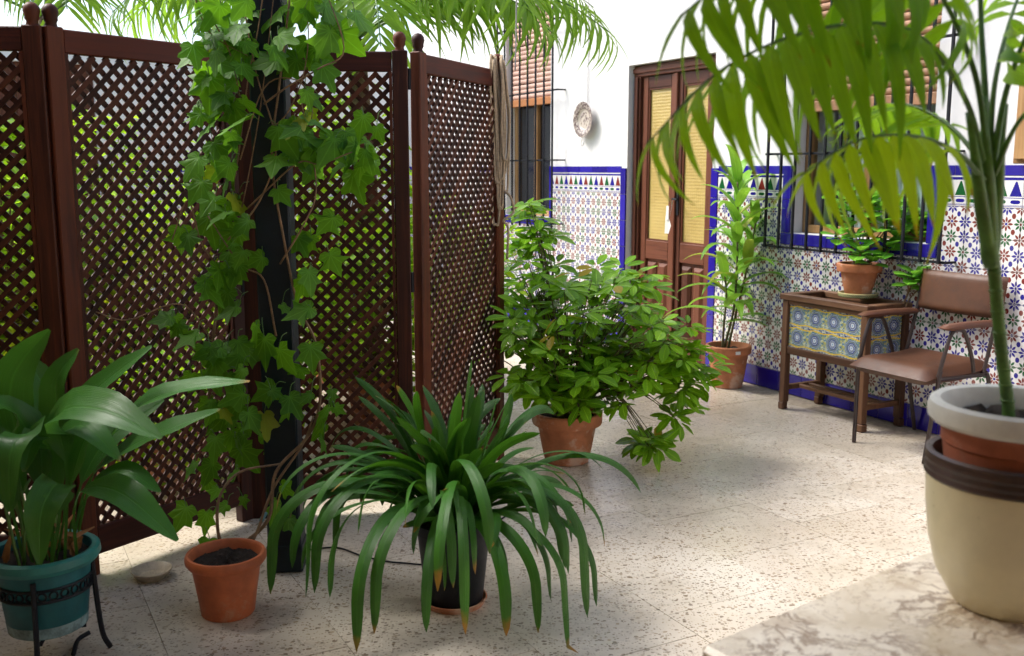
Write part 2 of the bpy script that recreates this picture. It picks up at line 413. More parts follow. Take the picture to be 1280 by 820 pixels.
def in_view(p):
    d = p - cam.location
    f = Vector((0, math.cos(PITCH), -math.sin(PITCH))); u = Vector((0, math.sin(PITCH), math.cos(PITCH)))
    z = d.dot(f)
    if z < 0.3: return False
    x = 640 + F * d.x / z; y = 410 - F * d.dot(u) / z
    return -60 < x < 1340 and -60 < y < 900
cells = []
for j in range(-20, 4):
    v = -2.11 + SV * (j + 0.5); st = (0.28 if j % 2 else 0.0)
    if v > 0.2: continue
    for i in range(-22, 12):
        u = 2.29 + st + SU * (i + 0.5); p = wf(u, v, 0)
        corners = [wf(u + a * SU / 2, v + b * SV / 2, 0) for a in (-1, 1) for b in (-1, 1)]
        cells.append(((p - cam.location).length, u, v, any(in_view(q) for q in corners)))
cells.sort()
for dist, u, v, vis in cells:
    if vis and ns < 290 and dist < 9.5:
        o = link('floor_slab', slab_me, fl, (u, v, rnd(-0.0008, 0.0008))); ns += 1
        o.rotation_euler = (rnd(-.0008, .0008), rnd(-.0008, .0008), rnd(-.001, .001))
    else:
        g = GAP / 2
        big.box(u - SU / 2 + g, u + SU / 2 - g, v - SV / 2 + g, v + SV / 2 - g, -0.02, 0.0)
tag(big.build('far_floor_slabs', MT['terrazzo'], fl, False), kind='stuff')

# ================================================================ the tiled house wall
WL = thing('house_wall', W0, 'white house wall with a tall dado of star patterned tiles and a wooden double door', 'wall', WROT)
TS = 0.154; ZF = 0.13; ZT = ZF + 7 * TS; ZC = ZT + TS; ZD = ZC + 0.053     # skirting top, field top, tree row top, dado top
UL = -1.51; UR = UL + 8 * TS
BLUE = (0.016, 0.010, 0.23); RED = (0.18, 0.024, 0.020); GREEN = (0.010, 0.095, 0.028); TW = (0.68, 0.67, 0.66)
def gloss(m, co, rough=0.14):
    m.bump(m.nv(co, 9, 2) + m.nv(co, 60, 2) * 0.15, 0.06, 0.004); return m.set(rough, 0.5)
def star_tile():
    m = Mat('star tile glaze'); co = m.coord('Object', WL); x, _, z = m.xyz(co)
    cx = (x - UL) / (TS / 2); cz = (z - ZF) / (TS / 2)
    ix = (cx + 0.5).floor(); iz = (cz + 0.5).floor(); fx = cx - ix; fz = cz - iz
    r = (fx * fx + fz * fz).sqrt(); th = fz.op('ARCTAN2', fx)
    lat = th.abs().pp(math.pi / 8) * r
    q = (r - 0.29) / 0.185
    petal = lat.lt((1.0 - q * q) * 0.082)
    dotc = r.lt(0.09)
    gx = cx.fract() - 0.5; gz = cz.fract() - 0.5
    dr = (gx * gx * 1.5 + gz * gz).sqrt(); dot = dr.lt(0.175)
    par = (ix + iz).mod(2.0)
    wn = m.new('ShaderNodeTexWhiteNoise'); wn.noise_dimensions = '2D'; m.ln(m.vec(ix, iz), wn.inputs['Vector']); h = V(m.nt, wn.outputs['Value'])
    w2 = m.new('ShaderNodeTexWhiteNoise'); w2.noise_dimensions = '2D'; m.ln(m.vec(cx.floor() + 31.0, cz.floor()), w2.inputs['Vector']); h2 = V(m.nt, w2.outputs['Value'])
    scol = m.mix(((h * 7.7).fract() * 0.45 + par * 0.6).gt(0.32), RED, m.mix(h.gt(0.5), BLUE, GREEN))
    cc = m.mix(petal, TW, scol); cc = m.mix(dotc, cc, m.mix(h.gt(0.4), BLUE, RED)); cc = m.mix(dot, cc, m.mix(h2.gt(0.62), BLUE, RED))
    m.col(m.mix(m.rand() * 0.12, cc, (0.6, 0.57, 0.52))); return gloss(m, co)
def tree_tile():
    m = Mat('tree border tile glaze'); co = m.coord('Object', WL); x, _, z = m.xyz(co)
    cx = (x - UL) / (TS / 2); tz = (z - ZT) / TS
    tx = (cx.fract() - 0.5).abs(); i3 = cx.floor().mod(3.0)
    q = (((tz - 0.36) / 0.47) * 7.0); qs = q.floor() / 7.0; qf = q.fract()
    tree = tx.lt((1.0 - qs) * 0.38 - qf * 0.07 + 0.06) * tz.gt(0.36) * tz.lt(0.83)
    c3 = m.mix(i3.gt(1.5), m.mix(i3.gt(0.5), GREEN, BLUE), RED)
    oz = (tz - 0.19) / 0.062; ox = tx / 0.34
    oval = (ox * ox * ox * ox + oz * oz).lt(1.0); i2 = cx.floor().mod(2.0)
    lines = ((tz - 0.315).abs().lt(0.012)).mx((tz - 0.05).abs().lt(0.010)).mx((tz - 0.085).abs().lt(0.006)).mx((tz - 0.91).abs().lt(0.045))
    cc = m.mix(tree, TW, c3); cc = m.mix(oval, cc, m.mix(i2, GREEN, BLUE)); cc = m.mix(lines, cc, BLUE)
    m.col(cc); return gloss(m, co)
def blue_tile():
    m = Mat('cobalt tile glaze'); co = m.coord('Object', WL)
    n = m.nv(co, 7, 4); cc = m.mix((n * 0.6 + m.rand() * 0.5 - 0.05).mn(1.0), (0.012, 0.006, 0.16), (0.032, 0.020, 0.36))
    m.col(cc); return gloss(m, co, 0.12)
MT['star'] = star_tile(); MT['trees'] = tree_tile(); MT['blue'] = blue_tile()
MT['bed'] = plain('pale tile grout', (0.52, 0.51, 0.50), 0.9, 0.1, 30, 0.2)

# openings (u0, u1, z0, z1)
LW = (-3.42, -2.60, 0.97, 2.80); DO = (-1.44, -0.43, -0.4, 2.16); RW = (0.33, 1.34, 1.005, 2.50)
def minus(rects, h):
    out = []
    for a0, a1, b0, b1 in rects:
        x0, x1, y0, y1 = max(a0, h[0]), min(a1, h[1]), max(b0, h[2]), min(b1, h[3])
        if x0 >= x1 or y0 >= y1: out.append((a0, a1, b0, b1)); continue
        if a0 < x0: out.append((a0, x0, b0, b1))
        if x1 < a1: out.append((x1, a1, b0, b1))
        if b0 < y0: out.append((x0, x1, b0, y0))
        if y1 < b1: out.append((x0, x1, y1, b1))
    return out
rs = [(-5.6, 8.1, 0.0, 4.3)]
for h in (LW, DO, RW): rs = minus(rs, h)
pl = MB()
for a0, a1, b0, b1 in rs: pl.box(a0, a1, 0.0, 0.35, b0, b1)
pl.build('plaster', MT['plaster'], WL, False)
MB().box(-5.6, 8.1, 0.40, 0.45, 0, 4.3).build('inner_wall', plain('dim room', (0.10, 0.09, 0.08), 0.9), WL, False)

tile_cache = {}
TG = 0.0028
def wtile(name, mat, u0, u1, z0, z1, y0=-0.009, tilt=0.0045):
    if u1 - u0 < 0.012 or z1 - z0 < 0.012: return
    key = (mat.name, round(u1 - u0, 4), round(z1 - z0, 4), y0)
    if key not in tile_cache:
        a, b = (u1 - u0) / 2 - TG / 2, (z1 - z0) / 2 - TG / 2
        tile_cache[key] = MB().box(-a, a, y0, 0.0, -b, b, 0.0012).mesh(name, mat, False)
    o = link(name, tile_cache[key], WL, ((u0 + u1) / 2, -0.0005, (z0 + z1) / 2))
    o.rotation_euler = (rnd(-tilt, tilt), 0, rnd(-tilt, tilt))
BW = 0.072
MT['bed'] = plain('tile grout', (0.42, 0.40, 0.38), 0.9, 0.15, 30, 0.2)
holes = [(LW[0] - 0.03, LW[1] + 0.03, LW[2] - 0.07, 9), (DO[0] - BW, DO[1] + BW, -1, 9), (RW[0] - BW, RW[1] + BW, RW[2] - BW, 9)]
def field(name, mat, u0, u1, z0, z1, su, sz, org):
    i0 = math.floor((u0 - org) / su) - 1; i1 = math.ceil((u1 - org) / su) + 1; z = z0
    while z < z1 - 1e-4:
        for i in range(i0, i1):
            a, b = max(org + i * su, u0), min(org + (i + 1) * su, u1)
            if b - a < 0.012: continue
            rr = [(a, b, z, min(z + sz, z1))]
            for h in holes: rr = minus(rr, h)
            for q in rr: wtile(name, mat, *q)
        z += sz
gb = MB()
for (a, b) in ((-4.05, DO[0] - BW), (DO[1] + BW, UL + 26 * TS)):
    rr = [(a + .004, b - .004, .004, ZD - .004)]
    for h in holes: rr = minus(rr, h)
    for q in rr: gb.box(q[0], q[1], -0.0062, -0.0004, q[2], q[3])
    field('star_tile', MT['star'], a, b, ZF, ZT, TS, TS, UL)
    field('tree_border_tile', MT['trees'], a, b, ZT, ZC, TS, TS, UL)
    field('cap_tile', MT['blue'], a, b, ZC + 0.0005, ZD, 0.2, ZD - ZC, UL)
    field('skirting_tile', MT['blue'], a, b, 0.001, ZF, 0.2, ZF, UL)
gb.box(UL + 26 * TS, 8.1, -0.0062, -0.0004, .004, ZD - .004)
gb.build('grout_bed', MT['bed'], WL, False)
ext = {'star': MB(), 'trees': MB(), 'blue': MB()}; U2 = UL + 26 * TS; hg_ = TG / 2
for i in range(36):
    a, b = U2 + i * TS + hg_, U2 + (i + 1) * TS - hg_
    for j in range(7): ext['star'].box(a, b, -0.0095, -0.0005, ZF + j * TS + hg_, ZF + (j + 1) * TS - hg_)
    ext['trees'].box(a, b, -0.0095, -0.0005, ZT + hg_, ZC - hg_)
    ext['blue'].box(a, b, -0.0095, -0.0005, ZC + hg_, ZD - hg_); ext['blue'].box(a, b, -0.0095, -0.0005, .002, ZF - hg_)
for nm, k in (('more_star_tiles', 'star'), ('more_border_tiles', 'trees'), ('more_blue_tiles', 'blue')): tag(ext[k].build(nm, MT[k], WL, False), kind='stuff')
# cobalt edging of the door and of the windows
for z in range(8):
    z0, z1 = 0.001 + z * 0.2, min(0.2 * (z + 1), ZD)
    if z1 - z0 > 0.02:
        wtile('edging_tile', MT['blue'], DO[0] - BW, DO[0], z0, z1, -0.013); wtile('edging_tile', MT['blue'], DO[1], DO[1] + BW, z0, z1, -0.013)
for i in range(2):
    z0, z1 = RW[2] + i * 0.205, min(RW[2] + (i + 1) * 0.205, ZD)
    wtile('edging_tile', MT['blue'], RW[0] - BW, RW[0], z0, z1, -0.012); wtile('edging_tile', MT['blue'], RW[1], RW[1] + BW, z0, z1, -0.012)
n = 6; wdt = (RW[1] - RW[0] + 2 * BW) / n
for i in range(n): wtile('sill_tile', MT['blue'], RW[0] - BW + i * wdt, RW[0] - BW + (i + 1) * wdt, RW[2] - BW, RW[2] - 0.001, -0.016)
n = 5; wdt = (LW[1] - LW[0] + 0.06) / n
for i in range(n): wtile('sill_tile', MT['blue'], LW[0] - 0.03 + i * wdt, LW[0] - 0.03 + (i + 1) * wdt, LW[2] - 0.07, LW[2] - 0.001, -0.016)
for z0, z1 in ((LW[2], 1.19), (1.19, ZD)): wtile('edging_tile', MT['blue'], LW[1], LW[1] + 0.03, z0, z1, -0.012)

# ---- double door, set 5 cm back
dr = link('door', None, WL); dr.location = (0, 0.05, 0)
g = 0.002
for nm, a, b in (('frame_jamb', DO[0] + g, DO[0] + 0.085), ('frame_jamb', DO[1] - 0.085, DO[1] - g)):
    mb = MB().box(a, b, 0.0, 0.12, 0, 2.075 - g, 0.004); mb.box(a + 0.02, b - 0.02, -0.014, -0.0005, 0, 2.075 - g, 0.003); mb.build(nm, MT['door'], dr, False)
mb = MB().box(DO[0] + g, DO[1] - g, 0.0, 0.12, 2.075, 2.155, 0.004); mb.box(DO[0] + g, DO[1] - g, -0.014, -0.0005, 2.10, 2.135, 0.003); mb.build('frame_head', MT['doorrail'], dr, False)
def ochre_glass():
    m = Mat('ochre cathedral glass'); co = m.coord('Object')
    vo = m.voro(co, 44, 'SMOOTH_F1', 0.15); d = V(m.nt, vo.outputs['Distance'])
    n = m.nv(co, 3, 4)
    m.col(m.mix(n.sm(0.3, 0.7) * 0.6 + d * 0.6, (0.40, 0.285, 0.09), (0.53, 0.40, 0.15))); m.bump(d, 0.9, 0.006); return m.set(0.22, 0.5)
MT['ochre'] = ochre_glass()
L0, L1 = DO[0] + 0.087, DO[1] - 0.087; MID = (L0 + L1) / 2
for a, b in ((L0, MID - 0.002), (MID + 0.002, L1)):
    st = 0.068
    for q0, q1 in ((a, a + st), (b - st, b)): MB().box(q0 + g / 2, q1 - g / 2, 0.022, 0.062, 0.012, 2.072, 0.004).build('stile', MT['door'], dr, False)
    for z0, z1 in ((0.012, 0.16), (0.72, 0.86), (1.985, 2.072)): MB().box(a + st, b - st, 0.024, 0.060, z0, z1, 0.004).build('rail', MT['doorrail'], dr, False)
    MB().box(a + st + 0.001, b - st - 0.001, 0.043, 0.049, 0.861, 1.984).build('pane', MT['ochre'], dr, False)
    bead = MB()
    for q in ((a + st, a + st + 0.012, 0.86, 1.985), (b - st - 0.012, b - st, 0.86, 1.985), (a + st + 0.012, b - st - 0.012, 0.86, 0.872), (a + st + 0.012, b - st - 0.012, 1.973, 1.985)): bead.box(q[0], q[1], 0.030, 0.042, q[2], q[3])
    bead.build('glazing_bead', MT['door'], dr, False)
    MB().box(a + st, b - st, 0.046, 0.054, 0.16, 0.72).build('back_panel', MT['door'], dr, False)
    wd = (b - a - 2 * st) / 2
    for k in range(2):
        c = a + st + wd * (k + 0.5)
        vs = []; h0, h1, t0, t1 = wd / 2 - 0.016, wd / 2 - 0.042, 0.185, 0.695
        for hh, zz0, zz1, y in ((h0, t0, t1, 0.0455), (h0, t0, t1, 0.040), (h1, t0 + 0.026, t1 - 0.026, 0.024)):
            vs += [(c - hh, y, zz0), (c + hh, y, zz0), (c + hh, y, zz1), (c - hh, y, zz1)]
        fs = [(i * 4 + j, i * 4 + (j + 1) % 4, i * 4 + 4 + (j + 1) % 4, i * 4 + 4 + j) for i in range(2) for j in range(4)] + [(8, 9, 10, 11)]
        MB().add(vs, fs).build('raised_panel', MT['door'], dr, False)
MB().box(MID - 0.022, MID + 0.022, 0.004, 0.0215, 0.02, 2.07, 0.005).build('astragal', MT['door'], dr, False)
mb = MB().box(MID + 0.028, MID + 0.056, 0.014, 0.0215, 1.06, 1.24, 0.003); mb.tube([(MID + 0.042, 0.016, 1.18), (MID + 0.042, -0.03, 1.18), (MID + 0.10, -0.034, 1.175)], 0.007, 8); mb.build('handle', MT['iron'], dr)

# ---- windows: frame, panes, roller blind of single slats
def window(opening, zb, blindmat, curtain, hang):
    u0, u1, z0, z1 = opening
    wn = link('window', None, WL); wn.location = (0, 0.09, 0)
    t = 0.05
    for a, b in ((u0 + g, u0 + t), (u1 - t, u1 - g)): MB().box(a, b, 0.0, 0.06, z0 + g, z1 - g, 0.004).build('frame_jamb', MT['tan'], wn, False)
    for a, b in ((z0 + g, z0 + t), (z1 - t, z1 - g)): MB().box(u0 + t, u1 - t, 0.002, 0.058, a, b, 0.004).build('frame_rail', MT['tan'], wn, False)
    mid = (u0 + u1) / 2
    MB().box(mid - 0.03, mid + 0.03, -0.006, 0.05, z0 + t, z1 - t, 0.004).build('mullion', MT['tan'], wn, False)
    for a, b in ((u0 + t, mid - 0.03), (mid + 0.03, u1 - t)):
        MB().box(a, b, 0.028, 0.034, z0 + t, z1 - t).build('pane', MT['glassdark'] if not curtain else MT['clear'], wn, False)
    if curtain:
        vs = []; fs = []; N = 90; a0 = u0 + 0.30
        for i in range(N + 1):
            x = a0 + (u1 - t - a0) * i / N; y = 0.07 + 0.014 * math.sin(i * 0.75) + 0.008 * math.sin(i * 1.9)
            vs += [(x, y, z0 + 0.02), (x, y, z1 - 0.05)]
        for i in range(N): fs.append((2 * i, 2 * i + 2, 2 * i + 3, 2 * i + 1))
        MB().add(vs, fs).build('curtain', MT['curtain'], wn, True)
    ph = 0.043; z = zb + 0.035
    prof = [(-0.003, -ph / 2 + 0.002), (-0.0105, -ph / 4), (-0.013, 0), (-0.0105, ph / 4), (-0.003, ph / 2 - 0.002), (0.002, ph / 2 - 0.002), (0.002, -ph / 2 + 0.002)]
    a, b = u0 + 0.012, u1 - 0.012
    vs = [(a, p, q) for p, q in prof] + [(b, p, q) for p, q in prof]; k = len(prof)
    fs = [(i, (i + 1) % k, k + (i + 1) % k, k + i) for i in range(k)] + [tuple(range(k)), tuple(range(2 * k - 1, k - 1, -1))]
    me = MB().add(vs, fs).mesh('blind_slat', blindmat, False)
    while z < z1 - 0.03:
        o = link('blind_slat', me, wn, (0, -0.035 + rnd(-.002, .002), z + ph / 2)); o.rotation_euler = (0, rnd(-.002, .002), 0); z += ph
    MB().box(a, b, -0.052, -0.028, zb - 0.03, zb + 0.034, 0.005).build('blind_bar', MT['blind_bar'] if hang else blindmat, wn, False)
    return wn
def clear_glass():
    m = Mat('window glass'); tr = m.new('ShaderNodeBsdfTransparent'); tr.inputs[0].default_value = (0.86, 0.9, 0.9, 1)
    gl = m.new('ShaderNodeBsdfGlossy'); gl.inputs['Roughness'].default_value = 0.03
    mx = m.new('ShaderNodeMixShader'); mx.inputs[0].default_value = 0.09
    m.ln(tr.outputs[0], mx.inputs[1]); m.ln(gl.outputs[0], mx.inputs[2]); m.ln(mx.outputs[0], m.out.inputs[0]); return m.m
MT['clear'] = clear_glass()
window(LW, 1.98, MT['blindl'], False, True)
window(RW, 1.76, MT['blindr'], True, False)

# ---- iron window grilles, each bar its own piece
def grille(u0, u1, v, z0, z1, nb, rails, over):
    gr = link('window_grille', None, WL)
    me = MB().box(-0.007, 0.007, -0.007, 0.007, z0, z1, 0.001).mesh('bar', MT['iron'], False)
    for i in range(nb): link('bar', me, gr, (u0 + (u1 - u0) * i / (nb - 1), v, 0))
    for z in rails:
        MB().box(u0 - over, u1 + over, v + 0.008, v + 0.020, z - 0.007, z + 0.007, 0.001).build('rail', MT['iron'], gr, False)
        for uu in (u0 - over + 0.007, u1 + over - 0.007):
            MB().box(uu - 0.006, uu + 0.006, v + 0.0205, 0.02, z - 0.006, z + 0.006, 0.001).build('anchor', MT['iron'], gr, False)
grille(-3.42, -2.42, -0.09, 0.885, 2.72, 8, (0.93, 1.466, 2.045, 2.62), 0.07)
grille(0.215, 1.50, -0.10, 0.915, 2.55, 12, (0.922, 1.484, 2.05, 2.5), 0.035)

# ---- hung on the wall
plate_c = wf(-2.0, -0.03, 1.785)
pt = thing('wall_plate', plate_c, 'round brown patterned ceramic plate hung by a wire on the white wall', 'plate', WROT)
def plate_mat():
    m = Mat('brown transfer printed plate'); co = m.coord('Object'); x, y, z = m.xyz(co)
    r = (x * x + z * z).sqrt(); n = m.nv(co, 70, 6, 0.7, dist=1.0); n2 = m.nv(co, 45, 4, 0.6, dist=0.6)
    rim = r.gt(0.085); mid = r.lt(0.062)
    k = (rim * n.sm(0.42, 0.56)).mx(mid * n2.sm(0.46, 0.6))
    m.col(m.mix(k * 0.95, (0.52, 0.46, 0.40), (0.07, 0.035, 0.04))); return m.set(0.2)
Mp = Matrix.Rotation(R(90), 4, 'X')
MB().lathe([(0, 0.006), (0.075, 0.006), (0.088, 0.016), (0.138, 0.027), (0.142, 0.026), (0.140, 0.023), (0.088, 0.010), (0.075, 0.0), (0, 0.0)], 48, M=Mp).build('dish', plate_mat(), pt)
wr = MB().tube([(0, 0.022, 0.13), (0, 0.022, 1.2)], 0.003, 6); wr.tube([(-0.02, -0.012, -0.138), (-0.022, -0.022, -0.19), (-0.006, -0.024, -0.215), (0.012, -0.022, -0.20), (0.014, -0.014, -0.17)], 0.003, 6)
wr.build('wire', MT['cord'], pt)
tg = thing('door_tag', wf(MID + 0.012, 0.02, 0), 'small white paper tag hanging on a string from the door handle', 'tag', WROT)
MB().tube([(0.045, -0.01, 1.17), (0.04, -0.015, 1.10), (0.02, -0.022, 1.03)], 0.0025, 5).build('string', MT['cord'], tg)
MB().add([(-0.012, -0.03, 0.93), (0.024, -0.022, 0.93), (0.05, -0.022, 0.99), (0.024, -0.024, 1.05), (-0.006, -0.03, 1.05)], [(0, 1, 2, 3, 4)]).build('paper', MT['paper'], tg, False)
MB().add([(0.0, -0.034, 1.03), (0.028, -0.03, 1.03), (0.026, -0.026, 1.13), (0.002, -0.03, 1.13)], [(0, 1, 2, 3)]).build('paper', MT['paper'], tg, False)
# tan wooden cabinet edge at the border of the picture
cb = thing('wall_cabinet', wf(1.855, -0.005, 1.42), 'tan wooden wall cabinet above the chair, cut off by the picture edge', 'cabinet', WROT)
MB().box(0.0, 0.5, -0.07, -0.012, 0.0, 0.55, 0.004).build('carcass', MT['tan'], cb, False)
MB().box(0.015, 0.485, -0.088, -0.0705, 0.02, 0.53, 0.004).build('door', MT['tan'], cb, False)

# ================================================================ the back of the patio
BC = wf(-5.25, 0, 0)
BWL = thing('back_wall', BC, 'white wall with blue tile dado closing the patio behind the lattice screen', 'wall', math.atan2(WN.y, WN.x))
# its X runs along WN; the patio lies at negative X, the viewer at its -Y side
bp = MB()
for q in minus([(-9.0, 0.3, 0, 2.45)], (-5.6, -3.35, -1, 2.35)): bp.box(q[0], q[1], 0, 0.3, q[2], q[3])
bp.build('plaster', MT['plaster'], BWL, False)
def far_dado():
    m = Mat('far star tiles'); co = m.coord('Object'); x, y, z = m.xyz(co)
    fx = ((x / 0.154).fract() - 0.5) * 1.0; fz = ((z / 0.154).fract() - 0.5)
    n = m.nv(co, 60, 2); cc = m.mix(n.sm(0.52, 0.6) * 0.75, (0.66, 0.66, 0.68), m.mix(m.nv(co, 31, 1).sm(0.45, 0.5), (0.30, 0.08, 0.06), (0.06, 0.10, 0.32)))
    m.col(cc); return m.set(0.2)
for a, b in ((-3.28, -0.001), (-9.0, -5.67)):
    MB().box(a, b, -0.01, -0.001, 0.13, 1.36).build('dado', far_dado(), BWL, False)
    MB().box(a, b, -0.013, -0.001, 1.362, 1.415).build('cap_strip', MT['blue'], BWL, False)
    MB().box(a, b, -0.013, -0.001, 0.0, 0.128).build('skirting', MT['blue'], BWL, False)
MB().box(-3.35, -3.281, -0.014, -0.001, 0, 1.415).build('edging', MT['blue'], BWL, False)
bd = link('door', None, BWL)
MB().box(-5.6, -3.35, 0.12, 0.16, 0, 2.35).build('leaf_panel', MT['door'], bd, False)
for i in range(7): MB().box(-5.55 + i * 0.31, -5.47 + i * 0.31, 0.08, 0.119, 0, 2.35).build('batten', MT['door'], bd, False)

# unseen walls, roof and beam, added around the viewer to shape the light
shade_wall = thing('shade_side_wall', wf(0.3, -5.3, 0), 'ochre wall added out of view on the left to hold back light', 'wall', WROT)  # added wall, never in view, blocks light from the left
MB().box(0, 7.5, -0.3, 0.0, 0, 2.95).build('plaster', plain('ochre limewash', (0.45, 0.31, 0.16), 0.9, 0.1, 3, 0.2), shade_wall, False)
pr = tag(MB().box(2.75, 8.15, -5.29, -3.5, 2.45, 2.65).build('shade_roof', plain('tan shade roof paint', (0.30, 0.21, 0.12), 0.9, 0.1, 3, 0.2), None, False), 'flat roof slab added out of view to shade the near left', None, kind='structure')  # added slab out of view, cuts skylight over the near left
pr.location = W0; pr.rotation_euler = (0, 0, WROT)
rw = tag(MB().box(8.2, 8.5, -5.29, 0.34, 0, 3.2).build('bounce_wall', plain('warm limewash', (0.50, 0.34, 0.18), 0.9, 0.1, 3, 0.2), None, False), 'ochre wall added behind the viewer for warm bounce light', None, kind='structure')  # added wall behind the camera, its ochre warms the bounced light
rw.location = W0; rw.rotation_euler = (0, 0, WROT)

bmw = tag(MB().box(1.55, 2.76, -3.64, -3.52, 2.452, 2.58, 0.004).build('added_beam', MT['pillar'], None, False), 'dark steel beam added out of view between the post and the added roof', 'beam')  # added out of view, only links the post with the shading slab
bmw.location = W0; bmw.rotation_euler = (0, 0, WROT)
# ---- porch post, square steel
pp = ground(355, 716) + Vector((0, 0.06, 0))
po = thing('porch_post', pp, 'dark square steel porch post wrapped in climbing ivy', 'post', R(4))
MB().box(-0.058, 0.058, -0.058, 0.058, 0.004, 2.449, 0.006).build('shaft', MT['pillar'], po, False)
MB().box(-0.062, 0.062, -0.062, 0.062, 0.0, 0.10, 0.005).build('foot', MT['pillar'], po, False)

# ---- parapet with a veined stone coping in the near corner
def marble():
    m = Mat('cream veined stone'); co = m.coord('Object')
    nz = m.noise(co, 5, 5, 0.6); wob = m.new('ShaderNodeVectorMath'); wob.operation = 'MULTIPLY_ADD'
    m.ln(nz.outputs['Color'], wob.inputs[0]); wob.inputs[1].default_value = (0.16, 0.16, 0.16); m.ln(co, wob.inputs[2])
    n = m.nv(co, 8, 6, 0.65); a = m.nv(wob.outputs[0], 4.5, 9, 0.6, dist=0.8); b = m.nv(wob.outputs[0], 11, 7, 0.62, dist=0.5)
    cc = m.mix(n.sm(0.3, 0.7), (0.56, 0.48, 0.35), (0.76, 0.69, 0.57))
    cc = m.mix(b.sm(0.52, 0.68) * 0.55, cc, (0.36, 0.26, 0.165))
    cc = m.mix((a - 0.5).abs().sm(0.022, 0.002) * n.sm(0.35, 0.55) * 0.8, cc, (0.20, 0.125, 0.07)); cc = m.mix((b - 0.47).abs().sm(0.014, 0.002) * 0.5, cc, (0.24, 0.16, 0.10))
    m.col(cc); return m.set(n * 0.2 + 0.18)
c0 = ground(874, 806, 0.7)
pa = thing('parapet', (c0.x, c0.y, 0), 'low parapet with a cream veined stone top carrying the palm pot', 'parapet', math.atan2(0.372, 0.489))
MB().box(0.02, 3.38, -0.48, -0.02, 0.0, 0.658).build('body', MT['plaster'], pa, False)
MB().box(0.0, 3.40, -0.50, 0.0, 0.659, 0.70, 0.008).build('coping', marble(), pa, False)

# ================================================================ folding lattice screen
HP = 1.93
hinge = [Vector((-2.02, 3.19, 0)), Vector((-1.515, 3.27, 0)), Vector((-1.47, 3.30, 0)), Vector((-1.075, 3.86, 0)), Vector((-1.02, 3.89, 0)), Vector((-0.432, 3.96, 0)), Vector((-0.365, 4.01, 0)), Vector((-0.068, 4.72, 0))]
hinge[0] = hinge[1] + (hinge[0] - hinge[1]).normalized() * 0.66
SCR = thing('folding_screen', (hinge[2] + hinge[5]) / 2, 'dark red wooden folding screen of diamond lattice panels with round finials', 'screen')
SL = SCR.location
post_me = MB().box(-0.030, 0.030, -0.022, 0.022, 0.0, HP - 0.085, 0.004).mesh('post', MT['screen'], False)
fin = MB().lathe([(0.0, -0.01), (0.022, -0.01), (0.020, 0.0), (0.017, 0.012), (0.022, 0.020), (0.022, 0.030), (0.0258, 0.044), (0.023, 0.058), (0.013, 0.069), (0.0, 0.072)], 24).mesh('finial', MT['screen'], True)
PT = 0.0735 / math.sqrt(2) / 1.0      # lattice pitch measured square to the slats is PT/sqrt2
PITCHV = 0.052; SW = 0.0178; STH = 0.0065
slat_me = MB().box(-0.5, 0.5, -STH / 2, STH / 2, -SW / 2, SW / 2).mesh('slat', MT['slat'], False)
ZL, ZR0, ZR1 = 0.17, HP - 0.165, HP - 0.09
def panel(a, b, ncap=None, both=True):
    d = (b - a); Lp = d.length; ang = math.atan2(d.y, d.x)
    p = link('panel', None, SCR, a - SL); p.rotation_euler = (0, 0, ang)
    for x in (0, Lp):
        link('post', post_me, p, (x, 0, 0)); link('finial', fin, p, (x, 0, HP - 0.085))
    x0, x1 = 0.0305, Lp - 0.0305
    MB().box(x0, x1, -0.016, 0.016, ZR0, ZR1, 0.004).build('top_rail', MT['railw'], p, False)
    MB().box(x0, x1, -0.016, 0.016, 0.07, ZL, 0.004).build('bottom_rail', MT['railw'], p, False)
    lip = MB()
    for y0, y1 in ((-0.0165, -0.0095), (0.0095, 0.0165)):
        lip.box(x0, x0 + 0.012, y0, y1, ZL + .0005, ZR0 - .0005); lip.box(x1 - 0.012, x1, y0, y1, ZL + .0005, ZR0 - .0005)
    lip.build('lattice_stop', MT['screen'], p, False)
    W, H = x1 - x0, ZR0 - ZL; items = []
    for s, y in ((1, -STH / 2 - 0.0003), (-1, STH / 2 + 0.0003)):
        c = -W if s > 0 else 0.0
        c0 = (c // PITCHV) * PITCHV + 0.5 * PITCHV
        k = c0
        while k < H + (W if s < 0 else 0):
            # line z = s*x + k within the panel
            xs = []
            if s > 0: xa, xb = max(0, -k), min(W, H - k)
            else: xa, xb = max(0, k - H), min(W, k)
            if xb - xa > 0.012:
                za, zb = s * xa + k, s * xb + k
                items.append((x0 + (xa + xb) / 2, y, ZL + (za + zb) / 2, (xb - xa) * math.sqrt(2) - 0.006, -s * R(45), xb))
            k += PITCHV
    items.sort(key=lambda q: -q[5])
    rest = MB()
    for i, (x, y, z, ln, an, _) in enumerate(items):
        if ncap is None or i < ncap:
            o = link('slat', slat_me, p, (x, y + rnd(-.0003, .0003), z)); o.rotation_euler = (0, an + rnd(-.007, .007), 0); o.scale = (ln, 1, rnd(.94, 1.05))
        else:
            rest.box(-ln / 2, ln / 2, -STH / 2, STH / 2, -SW / 2, SW / 2, M=Matrix.Translation((x, y, z)) @ Matrix.Rotation(an, 4, 'Y'))
    if rest.v: tag(rest.build('lattice', MT['slat'], p, False), kind='stuff')
    return len(items)
np_ = [panel(hinge[0], hinge[1], 40), panel(hinge[2], hinge[3]), panel(hinge[4], hinge[5]), panel(hinge[6], hinge[7])]
print('slats', np_)
hg = MB()
for a, b in ((1, 2), (3, 4), (5, 6)):
    c = (hinge[a] + hinge[b]) / 2 - SL
    for z in (HP - 0.19, 0.95, 0.25): hg = MB().tube([c + Vector((0, -0.012, z - 0.04)), c + Vector((0, -0.012, z + 0.04))], 0.008, 8); hg.build('hinge', MT['iron'], SCR)

